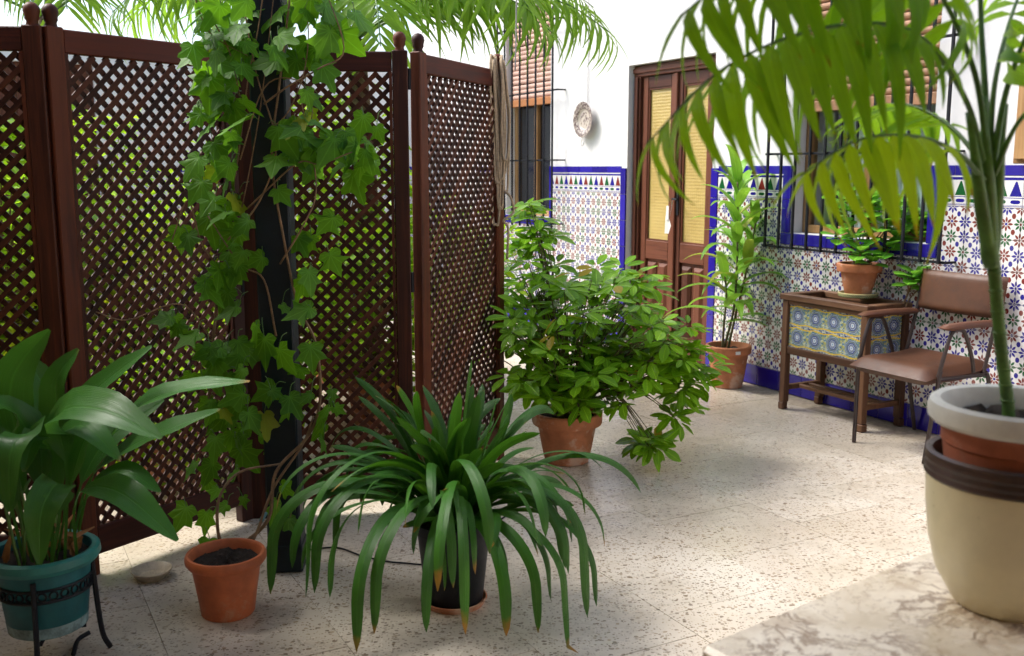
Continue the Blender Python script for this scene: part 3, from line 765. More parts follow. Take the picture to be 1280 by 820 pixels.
# ---- coil of rope hung on the last post
pe = hinge[7]; rp = thing('rope_coil', pe + Vector((0, 0, 1.0)), 'long loops of beige rope hung over the last post of the screen', 'rope')
for k in range(12):
    dx = rnd(-0.012, 0.040); dy = rnd(-0.012, 0.012); low = rnd(1.26, 1.46) if k < 10 else rnd(1.12, 1.22)
    top = HP - 0.05 + rnd(-0.03, 0.012)
    wdt = rnd(0.010, 0.030)
    a = pe + Vector((dx * 0.3 - wdt, -0.036 - 0.006 * k, top - 0.02)); b = pe + Vector((dx * 0.3 + wdt, -0.034 - 0.005 * k, top - 0.02))
    q = [pe + Vector((dx * .3 - wdt, 0.03, top - 0.06)), pe + Vector((dx * .2 - wdt * .8, -0.01, top + 0.008)), a, pe + Vector((dx - wdt * 0.9, -0.045 - dy, (top + low) / 2)), pe + Vector((dx - wdt * .5, -0.045 - dy, low + 0.03)), pe + Vector((dx, -0.045 - dy, low)),
         pe + Vector((dx + wdt * .6, -0.042 - dy, low + 0.03)), pe + Vector((dx + wdt, -0.042 - dy, (top + low) / 2)), b, pe + Vector((dx * .2 + wdt * .8, -0.008, top + 0.004)), pe + Vector((dx * .3 + wdt, 0.03, top - 0.06))]
    MB().tube(catmull(q, 6), 0.0056, 6).build('strand', MT['rope'], rp, True, rp.location)
MB().tube(catmull([pe + Vector((0.02, -0.03, 1.30)), pe + Vector((0.06, -0.07, 1.27)), pe + Vector((0.075, -0.06, 1.20)), pe + Vector((0.03, -0.075, 1.16)), pe + Vector((0.05, -0.06, 1.12)), pe + Vector((0.045, -0.05, 0.98))], 6), 0.0056, 6).build('strand', MT['rope'], rp, True, rp.location)
hc = thing('hanging_cord', at(645, 90, 4.66), 'thin grey cord hanging straight down beside the rope coil', 'cord')
MB().tube(catmull([at(644, 88, 4.66), at(645, 40, 4.66), at(647, -120, 4.66)], 6), 0.004, 6).build('strand', MT['cord'], hc, True, hc.location)

# ================================================================ tiled planter stand by the wall
PL = thing('planter_stand', wf(0.955, -0.17, 0), 'brown wooden planter stand with blue and yellow patterned tile sides', 'planter', WROT)
HU, HV, PZ = 0.315, 0.165, 0.685
for sx in (-1, 1):
    for sy in (-1, 1):
        x, y = sx * (HU - 0.022), sy * (HV - 0.022)
        mb = MB().box(x - 0.021, x + 0.021, y - 0.021, y + 0.021, 0.045, PZ - 0.036, 0.003)
        mb.box(x - 0.020 + (-0.006 if sx < 0 else 0.004), x + 0.020 + (-0.004 if sx < 0 else 0.010), y - 0.023, y + 0.020, 0.0, 0.0445, 0.006); mb.build('leg', MT['planterv'], PL, False)
for nm, q in (('rail', (-HU + .044, HU - .044, -HV + .006, -HV + .038, 0.335, 0.378)), ('rail', (-HU + .044, HU - .044, HV - .038, HV - .006, 0.335, 0.378)), ('rail', (-HU + .044, HU - .044, -HV + .006, -HV + .038, 0.625, 0.648)), ('rail', (-HU + .044, HU - .044, HV - .038, HV - .006, 0.625, 0.648))): MB().box(*q, 0.003).build(nm, MT['planter'], PL, False)
for sx in (-1, 1):
    a = sx * (HU - 0.022)
    for z0, z1 in ((0.335, 0.378), (0.625, 0.648), (0.115, 0.145)): MB().box(a - .013, a + .013, -HV + .044, HV - .044, z0, z1, 0.003).build('side_rail', MT['planterv'], PL, False)
for y in (-0.03, 0.045): MB().box(-HU + .036, HU - .036, y - 0.013, y + 0.013, 0.119, 0.141, 0.003).build('stretcher', MT['planter'], PL, False)
MB().box(-0.012, 0.012, -0.0165, 0.0315, 0.121, 0.139, 0.002).build('stretcher', MT['planterv'], PL, False)
rim = [(-HU - .012, HU + .012, -HV - .012, -HV + .048), (-HU - .012, HU + .012, HV - .048, HV + .012), (-HU - .012, -HU + .048, -HV + .0485, HV - .0485), (HU - .048, HU + .012, -HV + .0485, HV - .0485)]
for q in rim: MB().box(*q, PZ - .035, PZ, 0.004).build('rim', MT['planter'], PL, False)
tray = MB().box(-HU + .03, HU - .03, -HV + .03, HV - .03, 0.40, 0.42)
tray.box(-HU + .036, HU - .036, -HV + .040, -HV + .046, 0.42, PZ - .036); tray.box(-HU + .036, HU - .036, HV - .046, HV - .040, 0.42, PZ - .036)
tray.build('trough', MT['planter'], PL, False)
def medallion():
    m = Mat('blue yellow medallion tile'); u, v, _ = m.xyz(m.coord('Object'))
    # tile local frame: X across, Z up; centre of the medallion in the tile centre
    x = u / 0.13; z = (_ if False else m.xyz(m.coord('Object'))[2]) / 0.117
    r = (x * x * 1.25 + z * z).sqrt(); th = z.op('ARCTAN2', x)
    lob = r + (th * 8.0).op('COSINE') * 0.018
    rp_ = m.new('ShaderNodeValToRGB'); rp_.color_ramp.interpolation = 'CONSTANT'; cr = rp_.color_ramp
    stops = [(0.0, (0.13, 0.25, 0.45)), (0.045, (0.62, 0.66, 0.68)), (0.10, (0.02, 0.035, 0.16)), (0.155, (0.50, 0.58, 0.62)), (0.185, (0.04, 0.06, 0.22)), (0.26, (0.30, 0.36, 0.20)), (0.29, (0.03, 0.05, 0.18)), (0.335, (0.45, 0.52, 0.55)), (0.36, (0.06, 0.12, 0.2))]
    cr.elements[0].position = 0; cr.elements[0].color = (*stops[0][1], 1); cr.elements[1].position = stops[1][0]; cr.elements[1].color = (*stops[1][1], 1)
    for p, c in stops[2:]:
        e = cr.elements.new(p); e.color = (*c, 1)
    m.ln(lob.k, rp_.inputs[0])
    co = m.coord('Object'); n = m.nv(co, 90, 3, dist=1.5); n2 = m.nv(co, 55, 2, dist=2.0)
    filler = m.mix(n.sm(0.46, 0.54), (0.44, 0.42, 0.08), (0.05, 0.16, 0.28)); filler = m.mix(n2.sm(0.56, 0.6), filler, (0.55, 0.60, 0.58))
    cc = m.mix(lob.gt(0.40), rp_.outputs[0], filler)
    wavy = (z.abs() - 0.44 - (x * 2 * math.pi).op('COSINE') * 0.035)
    cc = m.mix(wavy.abs().lt(0.028), cc, (0.66, 0.44, 0.03)); cc = m.mix(wavy.gt(0.028), cc, m.mix(n.sm(0.5, 0.52), (0.03, 0.05, 0.16), (0.5, 0.55, 0.5)))
    m.col(cc); m.bump(lob, 0.1, 0.002); return m.set(0.16)
MT['medal'] = medallion()
def tiles(n0, n1, size, fn):
    me = MB().box(-size / 2 + .0008, size / 2 - .0008, -0.004, 0.004, -0.0612, 0.0612, 0.001).mesh('tile', MT['medal'], False)
    for i in range(n0):
        for j in range(n1): fn(me, i, j)
tw = (2 * HU - 0.090) / 4
def fr(me, i, j):
    link('tile', me, PL, (-HU + 0.045 + tw * (i + .5), -HV + 0.022, 0.440 + 0.1235 * j))
tiles(4, 2, tw, fr)
sw = (2 * HV - 0.090) / 2
for sx in (-1, 1):
    def fs_(me, i, j):
        o = link('tile', me, PL, (sx * (HU - 0.022), -HV + 0.045 + sw * (i + .5), 0.440 + 0.1235 * j)); o.rotation_euler = (0, 0, R(90))
    tiles(2, 2, sw, fs_)

# ================================================================ brown vinyl armchair
CH = thing('armchair', wf(1.61, -0.03, 0), 'brown vinyl armchair with bent steel tube legs against the tiled wall', 'chair', WROT)
def pad(w0, w1, d0, d1, z, th, bow, nx=14, ny=14, droop=0.0):
    vs = []; fs = []
    for top in (1, 0):
        for j in range(ny + 1):
            for i in range(nx + 1):
                a, b = i / nx, j / ny
                ea = min(a, 1 - a) * 2; eb = min(b, 1 - b) * 2
                e = (1 - (1 - min(1, ea * 3.2)) ** 2.2) * (1 - (1 - min(1, eb * 3.2)) ** 2.2)
                x = w0 + (w1 - w0) * a; y = d0 + (d1 - d0) * b
                zz = z + bow * math.sin(math.pi * b) * -1 - droop * max(0, 0.35 - b) ** 2 * 6
                vs.append((x, y, zz + (th * 0.5 * e ** 0.5 if top else -th * 0.5 * e ** 0.5)))
    k = (nx + 1) * (ny + 1)
    for t in (0, 1):
        for j in range(ny):
            for i in range(nx):
                q = [t * k + j * (nx + 1) + i, t * k + j * (nx + 1) + i + 1, t * k + (j + 1) * (nx + 1) + i + 1, t * k + (j + 1) * (nx + 1) + i]
                fs.append(tuple(q if t == 0 else q[::-1]))
    return vs, fs
vs, fs = pad(-0.235, 0.235, -0.53, -0.06, 0.440, 0.085, 0.02, droop=0.04)
MB().add(vs, fs).build('seat', MT['vinyl'], CH, True)
vs, fs = pad(-0.245, 0.255, -0.10, 0.105, 0.0, 0.045, 0.0)
vs = [(x, -0.035 + z + 0.5 * x * x - 0.03 + (y) * 0.14, 0.775 + y) for x, y, z in vs]
MB().add(vs, fs).build('backrest', MT['vinyl'], CH, True)
for s in (-1, 1):
    x = s * 0.243
    MB().tube(catmull([(x * .89, -0.487, 0.004), (x, -0.455, 0.41), (x * 0.99, -0.44, 0.45)], 5), 0.0105, 10).build('leg', MT['chairtube'], CH)
    MB().tube(catmull([(x * 1.02, 0.0, 0.004), (x, -0.09, 0.36), (x, -0.12, 0.42)], 5), 0.0105, 10).build('leg', MT['chairtube'], CH)
    MB().tube(catmull([(x * .985, -0.455, 0.425), (x, -0.42, 0.55), (x, -0.385, 0.63), (x, -0.335, 0.645), (x, -0.29, 0.62), (x, -0.23, 0.50), (x * .985, -0.205, 0.425)], 5), 0.0100, 10).build('arm_support', MT['chairtube'], CH)
    MB().tube([(x * .97, -0.13, 0.40), (x * .96, -0.06, 0.66), (x * .95, -0.025, 0.84)], 0.0100, 10).build('back_upright', MT['chairtube'], CH)
    MB().tube([(x * .985, -0.455, 0.415), (x * .985, -0.10, 0.405)], 0.0095, 8).build('side_rail', MT['chairtube'], CH)
    vs, fs = pad(-0.024, 0.024, -0.46, -0.03, 0.0, 0.03, 0.0, 6, 12)
    MB().add([(x + a, b, 0.663 + c - 0.03 * (b + 0.25) * (1 if b > -0.25 else -0.4)) for a, b, c in vs], fs).build('armrest', MT['armw'], CH, True)
MB().tube([(-0.24, -0.44, 0.412), (0.24, -0.44, 0.412)], 0.0095, 8).build('cross_rail', MT['chairtube'], CH)
MB().tube([(-0.24, -0.11, 0.405), (0.24, -0.11, 0.405)], 0.0095, 8).build('cross_rail', MT['chairtube'], CH)

# ================================================================ pots
def pot_profile(rb, rt, h, rimh=0.045, lip=0.012, wall=0.014):
    z = h - rimh
    rz = rb + (rt - lip - rb) * (z / h)
    return [(0.0, 0.001), (rb * 0.92, 0.0), (rb, 0.006), (rb + (rz - rb) * 0.35 + 0.001, z * 0.35), (rz - 0.001, z - 0.002), (rt - 0.003, z), (rt, z + 0.006), (rt + 0.002, h - 0.006), (rt - 0.002, h), (rt - wall, h), (rt - wall - 0.003, h - 0.006), (rt - wall - 0.012, h - 0.05), (0.0, h - 0.052)]
def soil(root, r, z, mat=None):
    vs = [(0, 0, z + 0.006)]; n = 40; rings = [.15, .3, .45, .6, .72, .84, .93, 1.0]
    for ring in rings:
        for k in range(n):
            a = 2 * math.pi * (k + rnd(-.2, .2)) / n; vs.append((r * ring * math.cos(a), r * ring * math.sin(a), z + (rnd(-0.009, 0.013) if ring < .99 else 0)))
    fs = [(0, 1 + k, 1 + (k + 1) % n) for k in range(n)]
    for q in range(len(rings) - 1):
        for k in range(n): fs.append((1 + q * n + k, 1 + (q + 1) * n + k, 1 + (q + 1) * n + (k + 1) % n, 1 + q * n + (k + 1) % n))
    MB().add(vs, fs).build('soil', mat or MT['soil'], root, True)

# ---- leaf meshes that are shared
def blade_mesh(name, mat, wid, n=7, na=3, droop=0.25, fold=0.25, wave=0.0):
    pts = []
    for i in range(n):
        t = i / (n - 1); pts.append((0, t * (1 - 0.25 * droop * t * t), -droop * t * t))
    return MB().strap(pts, wid, (0, 0, 1), fold, na, wave=wave).mesh(name, mat, True)
def lance(w, p=0.4):
    return lambda t: w * (max(0.0, math.sin(math.pi * min(1, (t ** p) * 0.985 + 0.012))) ** 0.8) + 0.0015

# ================================================================ aspidistra in a teal pot on an iron stand
ac = at(58, 742, 2.72); AZ = 0.095
AS = thing('aspidistra', (ac.x, ac.y, 0), 'broad leaved aspidistra in a teal pot on a black iron stand', 'potted plant')
MB().lathe([(0, AZ), (0.100, AZ), (0.106, AZ + 0.008), (0.128, AZ + 0.195), (0.144, AZ + 0.197), (0.152, AZ + 0.212), (0.150, AZ + 0.230), (0.143, AZ + 0.236), (0.130, AZ + 0.232), (0.126, AZ + 0.19), (0, AZ + 0.19)], 44).build('pot', MT['teal'], AS)
MB().lathe([(0.134, AZ + 0.198), (0.1455, AZ + 0.1985), (0.1535, AZ + 0.212), (0.1515, AZ + 0.231), (0.143, AZ + 0.2372), (0.1295, AZ + 0.2335)], 44).build('pot_rim', MT['tealrim'], AS)
MB().lathe([(0.1065, AZ + 0.004), (0.1072, AZ + 0.012), (0.1102, AZ + 0.036)], 44).build('limescale', MT['lime'], AS)
soil(AS, 0.127, AZ + 0.205)
ring = MB(); rr_ = 0.124
for z in (AZ + 0.118, AZ + 0.152): ring.tube([(rr_ * math.cos(2 * math.pi * k / 40), rr_ * math.sin(2 * math.pi * k / 40), z) for k in range(41)], 0.0045, 6)
for k in range(26):
    a = 2 * math.pi * k / 26
    c = Vector((rr_ * math.cos(a), rr_ * math.sin(a), AZ + 0.135)); t = Vector((-math.sin(a), math.cos(a), 0))
    ring.tube([c + t * 0.011 * math.cos(q) + Vector((0, 0, 0.012 * math.sin(q))) for q in [2 * math.pi * i / 8 for i in range(9)]], 0.003, 5)
ring.build('stand_ring', MT['iron'], AS)
for a in (-78, 15, 105, 195):
    c, s = math.cos(R(a)), math.sin(R(a))
    MB().tube(catmull([(0.128 * c, 0.128 * s, AZ + 0.18), (0.131 * c, 0.131 * s, AZ + 0.11), (0.142 * c, 0.142 * s, 0.06), (0.162 * c, 0.162 * s, 0.006)], 4), 0.0075, 6).build('stand_leg', MT['iron'], AS)
    MB().tube(catmull([(0.10 * c, 0.10 * s, AZ - 0.012), (0.05 * c, 0.05 * s, AZ - 0.012), (-0.02 * c, -0.02 * s, AZ - 0.012)], 3), 0.006, 6).build('stand_bar', MT['iron'], AS)
MB().tube(catmull([ground(92, 822) + Vector((0, 0, .01)), ground(98, 808) + Vector((0, 0, .02)), ground(113, 802) + Vector((0, 0, .03))], 4), 0.007, 6).build('stand_foot', MT['iron'], AS, True, AS.location)
def aspi_width(w):
    def f(t):
        if t < 0.40: return 0.0045 + 0.0015 * t
        q = (t - 0.40) / 0.60
        return 0.005 + w * max(0, math.sin(math.pi * q ** 0.75)) ** 0.75 * (1 - 0.12 * q)
    return f
AY = ac.y
# stalk foot, then points of the blade (photograph pixel and depth); w is half the blade's width in metres
ASPI = [
 ((92, 690, .02), (118, 590, .03), (165, 515, -.02), (230, 486, -.06), (312, 477, -.10), .048, (0, -.35, 1)),
 ((80, 690, -.05), (84, 590, -.10), (74, 518, -.16), (130, 512, -.28), (202, 548, -.36), .064, (.1, -.75, 1)),
 ((45, 690, .0), (28, 580, .02), (12, 500, .02), (25, 455, -.03), (62, 412, -.06), .058, (.5, -.9, .3)),
 ((66, 690, .06), (74, 590, .08), (70, 510, .08), (72, 470, .04), (98, 436, .06), .052, (-.3, -1, .15)),
 ((76, 690, .04), (88, 570, .06), (105, 505, .05), (140, 470, .02), (190, 433, -.02), .042, (-.5, -.8, .7)),
 ((45, 692, -.06), (52, 610, -.10), (46, 545, -.14), (14, 560, -.24), (12, 640, -.28), .052, (-.2, -.9, .5)),
 ((62, 694, -.08), (74, 650, -.12), (74, 604, -.18), (52, 640, -.27), (50, 706, -.30), .045, (.1, -1, .3)),
 ((96, 692, -.02), (93, 640, -.05), (108, 610, -.10), (155, 618, -.20), (222, 676, -.26), .047, (.1, -.5, 1)),
 ((90, 690, .08), (112, 600, .12), (160, 560, .12), (215, 535, .10), (275, 512, .10), .046, (0, -.4, 1)),
 ((48, 692, .02), (46, 590, -.02), (30, 530, -.06), (0, 505, -.12), (-50, 522, -.18), .050, (0, -.6, 1)),
 ((40, 692, -.04), (22, 620, -.08), (-4, 560, -.14), (-30, 540, -.18), (-70, 580, -.22), .050, (0, -.6, 1)),
 ((55, 690, .10), (60, 590, .14), (60, 510, .18), (48, 470, .22), (20, 440, .26), .050, (.2, -1, .4)),
 ((70, 692, -.02), (90, 600, -.02), (108, 545, -.04), (130, 520, -.08), (165, 505, -.14), .046, (-.3, -.8, .7)),
 ((84, 692, .06), (100, 610, .10), (125, 560, .14), (160, 530, .18), (205, 500, .22), .050, (-.2, -.7, .8)),
 ((60, 692, .0), (62, 600, .0), (86, 540, -.06), (110, 535, -.14), (150, 575, -.2), .046, (.1, -.6, .9)),
 ((88, 692, .04), (104, 630, .08), (130, 600, .08), (160, 590, .06), (200, 615, .02), .036, (.1, -.5, 1)),
 ((36, 692, .06), (15, 600, .1), (-10, 520, .12), (-20, 470, .12), (-10, 420, .12), .05, (.6, -.8, .3)),
 ((64, 694, -.04), (66, 630, -.07), (60, 570, -.1), (44, 545, -.15), (30, 590, -.22), .045, (0, -.9, .5)),
 ((30, 694, -.05), (16, 640, -.08), (4, 600, -.12), (-15, 600, -.18), (-28, 660, -.22), .045, (0, -.9, .5)),
]
for *pts, wd, nr in ASPI:
    q = [at(px, py, AY + dy) for px, py, dy in pts]
    q[0].z = AZ + 0.205
    MB().strap(resample(catmull(q, 8), 20), aspi_width(wd), nr, 0.22, 7, wave=0.06).build('leaf', MT['aspi'], AS, True, AS.location)
for k in range(26):
    a = rnd(0, 6.28); r0 = rnd(.02, .11); b = Vector((ac.x + r0 * math.cos(a), ac.y + r0 * math.sin(a), AZ + 0.205)); h = rnd(.05, .13)
    if k < 14: MB().strap(resample(catmull([b, b + Vector((rnd(-.02, .02), rnd(-.02, .02), h * .6)), b + Vector((rnd(-.05, .06), rnd(-.05, .02), h))], 4), 6), lance(.010), (rnd(-1, 1), -1, 0), .4, 3).build('dry_sheath', MT['husk'], AS, True, AS.location)
    else: MB().tube(catmull([b, b + Vector((rnd(-.02, .02), rnd(-.02, .02), .12)), b + Vector((rnd(-.06, .06), rnd(-.05, .03), rnd(.22, .32)))], 4), [.0045] * 8 + [.003], 5).build('stalk', MT['green_stem'], AS, True, AS.location)

# ================================================================ ivy in an orange pot, climbing the post
ic = ground(276, 780) + Vector((0, 0.085, 0))
IV = thing('climbing_ivy', ic, 'ivy climbing the dark post from an orange pot on the floor', 'potted plant')
MB().lathe([(0, 0.001), (0.078, 0.0), (0.083, 0.006), (0.092, 0.07), (0.107, 0.165), (0.118, 0.168), (0.125, 0.178), (0.126, 0.192), (0.121, 0.202), (0.112, 0.202), (0.108, 0.196), (0.102, 0.15), (0, 0.15)], 44).build('pot', MT['terra_orange'], IV)
soil(IV, 0.105, 0.170)
YP = pp.y - 0.075
vines = [
 [(290, 690, -.14), (335, 650, -.10), (345, 590, -.07), (385, 545, -.02), (400, 500, .0), (395, 430, .0), (372, 380, .02), (355, 300, .0), (340, 200, .0), (350, 100, .0), (362, 0, .0), (370, -80, .0)],
 [(296, 694, -.15), (318, 672, -.13), (342, 610, -.08), (378, 556, -.03), (392, 520, .0)],
 [(280, 692, -.16), (272, 660, -.16), (275, 620, -.14), (300, 590, -.10), (350, 580, -.05)],
 [(262, 470, .06), (268, 400, .06), (275, 330, .05), (288, 260, .04), (300, 180, .03), (310, 100, .0), (322, 40, .0), (335, -50, .0)],
 [(258, 540, .06), (265, 440, .05), (280, 350, .05), (300, 270, .02), (318, 180, .0), (330, 100, .0), (345, -30, .0)],
 [(285, 300, .0), (325, 250, -.01), (345, 180, -.01), (320, 90, -.01), (300, -20, .0)],
 [(340, 160, -.01), (360, 140, -.02), (380, 90, -.02), (385, 30, -.02), (370, -40, .0)],
 [(330, 130, -.01), (360, 108, -.03), (400, 85, -.05), (430, 60, -.06), (400, -30, -.05)],
 [(300, 200, -.01), (330, 110, -.02), (370, 100, -.03), (390, 130, -.02), (384, 180, -.02)],
 [(310, 260, 0), (370, 205, -.02), (400, 205, -.04), (440, 190, -.06)],
 [(270, 330, .03), (250, 300, .0), (235, 250, -.02), (215, 300, -.02)],
 [(262, 420, .04), (225, 380, .0), (160, 400, -.02), (120, 390, -.03)],
 [(345, 420, .0), (330, 350, .0), (300, 330, .0), (260, 270, .0)],
 [(350, 330, .0), (380, 280, -.03), (395, 240, -.03), (388, 180, -.02), (370, 100, -.02)],
 [(250, 0, .0), (285, 60, .0), (300, 120, .0)], [(238, -20, .0), (262, 40, .0), (310, 70, .0)],
]
for vn in vines:
    q = catmull([at(px, py, YP + dy) for px, py, dy in vn], 6); r0 = 0.0062 if len(vn) > 9 or vn[0][1] > 650 else rnd(.0024, .0042)
    MB().tube(q, [r0 * (1 - 0.45 * i / len(q)) for i in range(len(q))], 6).build('vine', MT['vine'], IV, True, IV.location)
MB().tube([at(326, 652, YP - .11), at(332, 640, YP - .10)], 0.008, 8).build('tie', plain('pale blue tie', (.12, .28, .3), .6), IV, True, IV.location)
def ivy_mesh(var):
    # half outline, from the stalk notch round to the tip
    half = [(0.0, 0.06), (0.10, -0.03), (0.24, -0.02), (0.40, 0.10), (0.33, 0.20), (0.30, 0.27), (0.40, 0.38), (0.53, 0.50), (0.38, 0.54), (0.24, 0.55), (0.17, 0.66), (0.10, 0.84)]
    half = [(x * (1 + var * rnd(-.10, .16)), y * (1 + var * rnd(-.06, .08))) for x, y in half]
    pts = half + [(0.0, 1.0)] + [(-x * rnd(.9, 1.06), y) for x, y in reversed(half[1:])]
    def zz(x, y): return -0.22 * x * x - 0.16 * max(0, y - 0.35) ** 2 + 0.10 * abs(x) - 0.04
    vs = [(0, 0.14, 0.0)] + [(0.52 * x, 0.14 + 0.52 * (y - 0.14), zz(0.52 * x, 0.14 + 0.52 * (y - 0.14)) + rnd(-.012, .012)) for x, y in pts] + [(x, y, zz(x, y) + rnd(-.03, .03)) for x, y in pts]
    n = len(pts); fs = [(0, 1 + k, 1 + (k + 1) % n) for k in range(n)] + [(1 + k, 1 + n + k, 1 + n + (k + 1) % n, 1 + (k + 1) % n) for k in range(n)]
    return MB().add(vs, fs, [(0.5 + x * 0.9, y) for x, y, _ in vs]).mesh('leaf', MT['ivy'], True)
ivm = [ivy_mesh(1) for _ in range(6)]
stk = MB()
def ivy_leaf(px, py, size, dy=0.0, face=None, tip=None):
    """size in metres; the leaf hangs with its tip down and faces outwards"""
    o = at(px, py, YP + dy)
    f = Vector(face) if face else Vector((rnd(-.8, .8), rnd(-1.0, -.1), rnd(-.1, .95)))
    t = Vector(tip) if tip else Vector((rnd(-.7, .7), rnd(-.45, .1), rnd(-1, -.1)))
    M = axes(o - IV.location, t, f, size)
    link('leaf', random.choice(ivm), IV, M=M)
    back = o + Vector((rnd(-.03, .03), rnd(.02, .05), rnd(-.02, .05))); base = o + t.normalized() * size * 0.08
    stk.tube(catmull([back, (back + base) / 2 + Vector((0, -.01, .015)), base], 3), 0.0014, 4, False)
PXM = 3.25 / 1266
big_ivy = [(440, 36, 62), (392, 10, 52), (415, 55, 58), (402, 22, 55), (250, 30, 52), (240, 70, 46), (278, 20, 48), (300, 45, 40), (345, 60, 44), (347, 215, 58), (362, 205, 48), (352, 92, 50), (338, 70, 40), (455, 160, 50), (430, 180, 48), (300, 140, 44),
 (345, 175, 50), (310, 165, 52), (252, 372, 46), (250, 435, 52), (300, 345, 48), (392, 400, 42), (388, 450, 54), (378, 475, 40), (330, 530, 40), (235, 650, 50), (262, 690, 46), (345, 640, 42), (350, 620, 36), (285, 480, 38), (300, 520, 42), (235, 305, 38), (225, 298, 40), (300, 95, 46),
 (262, 110, 50), (283, 130, 44), (270, 60, 55), (290, 220, 48), (255, 240, 44), (345, 250, 40), (380, 160, 40), (420, 285, 42), (410, 330, 40), (386, 350, 38), (300, 400, 46), (320, 420, 44), (270, 520, 44), (345, 500, 40), (365, 520, 42), (405, 560, 30), (245, 590, 36), (270, 560, 44), (360, 660, 36), (452, 215, 36), (470, 170, 34)]
for px, py, s in big_ivy: ivy_leaf(px, py - s * 0.4, s * PXM * rnd(.78, 1.08), rnd(-.07, .0))
clusters = [(275, 60, 38, 60, 26, 42), (270, 160, 30, 60, 22, 40), (290, 260, 30, 50, 14, 40), (330, 20, 30, 30, 10, 44), (390, 40, 28, 40, 12, 46), (372, 140, 26, 40, 9, 38), (400, 190, 40, 24, 9, 36), (300, 340, 40, 40, 13, 40), (360, 330, 40, 60, 12, 34),
            (310, 440, 50, 45, 18, 40), (320, 520, 62, 42, 26, 38), (260, 470, 26, 60, 12, 36), (425, 185, 45, 30, 8, 44), (390, 510, 30, 50, 8, 34), (270, 610, 40, 40, 8, 34), (345, 600, 20, 40, 5, 32), (215, 400, 30, 20, 4, 30)]
for cx, cy, rx, ry, n, s in clusters:
    for k in range(n):
        a = rnd(0, 6.28); q = math.sqrt(random.random())
        lx, ly = cx + rx * q * math.cos(a), cy + ry * q * math.sin(a)
        if 312 < lx < 382 and ly > 215 and random.random() < .7: continue
        ivy_leaf(lx, ly, s * PXM * rnd(.5, 1.3), rnd(-.06, .09))
tag(stk.build('leaf_stalks', MT['green_stem'], IV, True, IV.location), kind='stuff')

# ================================================================ clivia in a black pot
cc_ = ground(566, 768) + Vector((0, 0.09, 0))
CL = thing('clivia', cc_, 'clivia with long dark strap leaves spilling from a black pot', 'potted plant')
MB().lathe([(0, 0.014), (0.088, 0.014), (0.093, 0.02), (0.118, 0.25), (0.126, 0.252), (0.128, 0.285), (0.120, 0.287), (0.116, 0.25), (0, 0.245)], 44).build('pot', MT['blackpot'], CL)
MB().lathe([(0, 0.0), (0.095, 0.0), (0.108, 0.022), (0.103, 0.024), (0.094, 0.012), (0, 0.011)], 40).build('saucer', MT['terra'], CL)
soil(CL, 0.115, 0.262)
def clivia_leaf(az, el, L, curl, w, base_r=0.05, lean=0.0, bz=0.265):
    p = cc_ + Vector((base_r * math.cos(az), base_r * math.sin(az), bz)); pts = [p.copy()]; n = 26; e = el; a = az
    for i in range(n):
        t = i / n
        e -= curl * (0.35 + 1.5 * t) / n; a += lean / n
        e = max(e, R(-86))
        d = Vector((math.cos(a) * math.cos(e), math.sin(a) * math.cos(e), math.sin(e)))
        nx = p + d * L / n
        if nx.z < 0.008:
            nx = p + Vector((math.cos(a), math.sin(a), 0)) * L / n; nx.z = 0.008 + 0.003 * math.sin(i); e = 0.0; 
        p = nx; pts.append(p.copy())
    side = Vector((-math.sin(az), math.cos(az), 0))
    nr = Vector((math.cos(az) * -.4, math.sin(az) * -.4, 1.0))
    def wid(t): return w * min(1, 0.55 + t * 2.2) * (max(0.0, 1 - max(0, (t - 0.80) / 0.20) ** 2.2)) ** 0.6 + 0.001
    # frame that turns with the leaf so that a hanging blade shows its upper side outwards
    mb = MB(); vs = []; uv = []; fs = []; na = 5
    for i, q in enumerate(pts):
        t = (pts[min(i + 1, n)] - pts[max(i - 1, 0)]).normalized()
        s_ = side if abs(t.dot(side)) < .9 else Vector((1, 0, 0)); s_ = (s_ - t * s_.dot(t)).normalized(); u_ = t.cross(s_) * -1
        tw = twist * i / n; s2 = s_ * math.cos(tw) + u_ * math.sin(tw); u2 = u_ * math.cos(tw) - s_ * math.sin(tw)
        wd = wid(i / n)
        for k in range(na):
            b = 2 * k / (na - 1) - 1
            vs.append(q + s2 * b * wd + u2 * (0.22 * abs(b) ** 1.4 * wd)); uv.append((k / (na - 1), i / n))
    for i in range(n):
        for k in range(na - 1): fs.append((i * na + k, i * na + k + 1, (i + 1) * na + k + 1, (i + 1) * na + k))
    mb.add(vs, fs, uv).build('leaf', MT['clivia'], CL, True, CL.location)
random.seed(23)
for k in range(132):
    az = 2 * math.pi * (k * 0.381966 + rnd(-.10, .10)); u = k / 132
    twist = rnd(-1.2, 1.2)
    if u < .36: el, L, cu = R(rnd(68, 92)), rnd(.42, .64), R(rnd(5, 60))
    elif random.random() < .3: el, L, cu = R(rnd(35, 62)), rnd(.40, .62), R(rnd(40, 90))
    elif random.random() < .5: el, L, cu = R(rnd(62, 84)), rnd(.50, .74), R(rnd(110, 200))
    else: el, L, cu = R(rnd(40, 70)), rnd(.48, .74), R(rnd(90, 170))
    if math.sin(az) > .3: L *= .85
    clivia_leaf(az, el, L * .88, cu, rnd(.011, .0175), rnd(.005, .06), rnd(-1.2, 1.2))
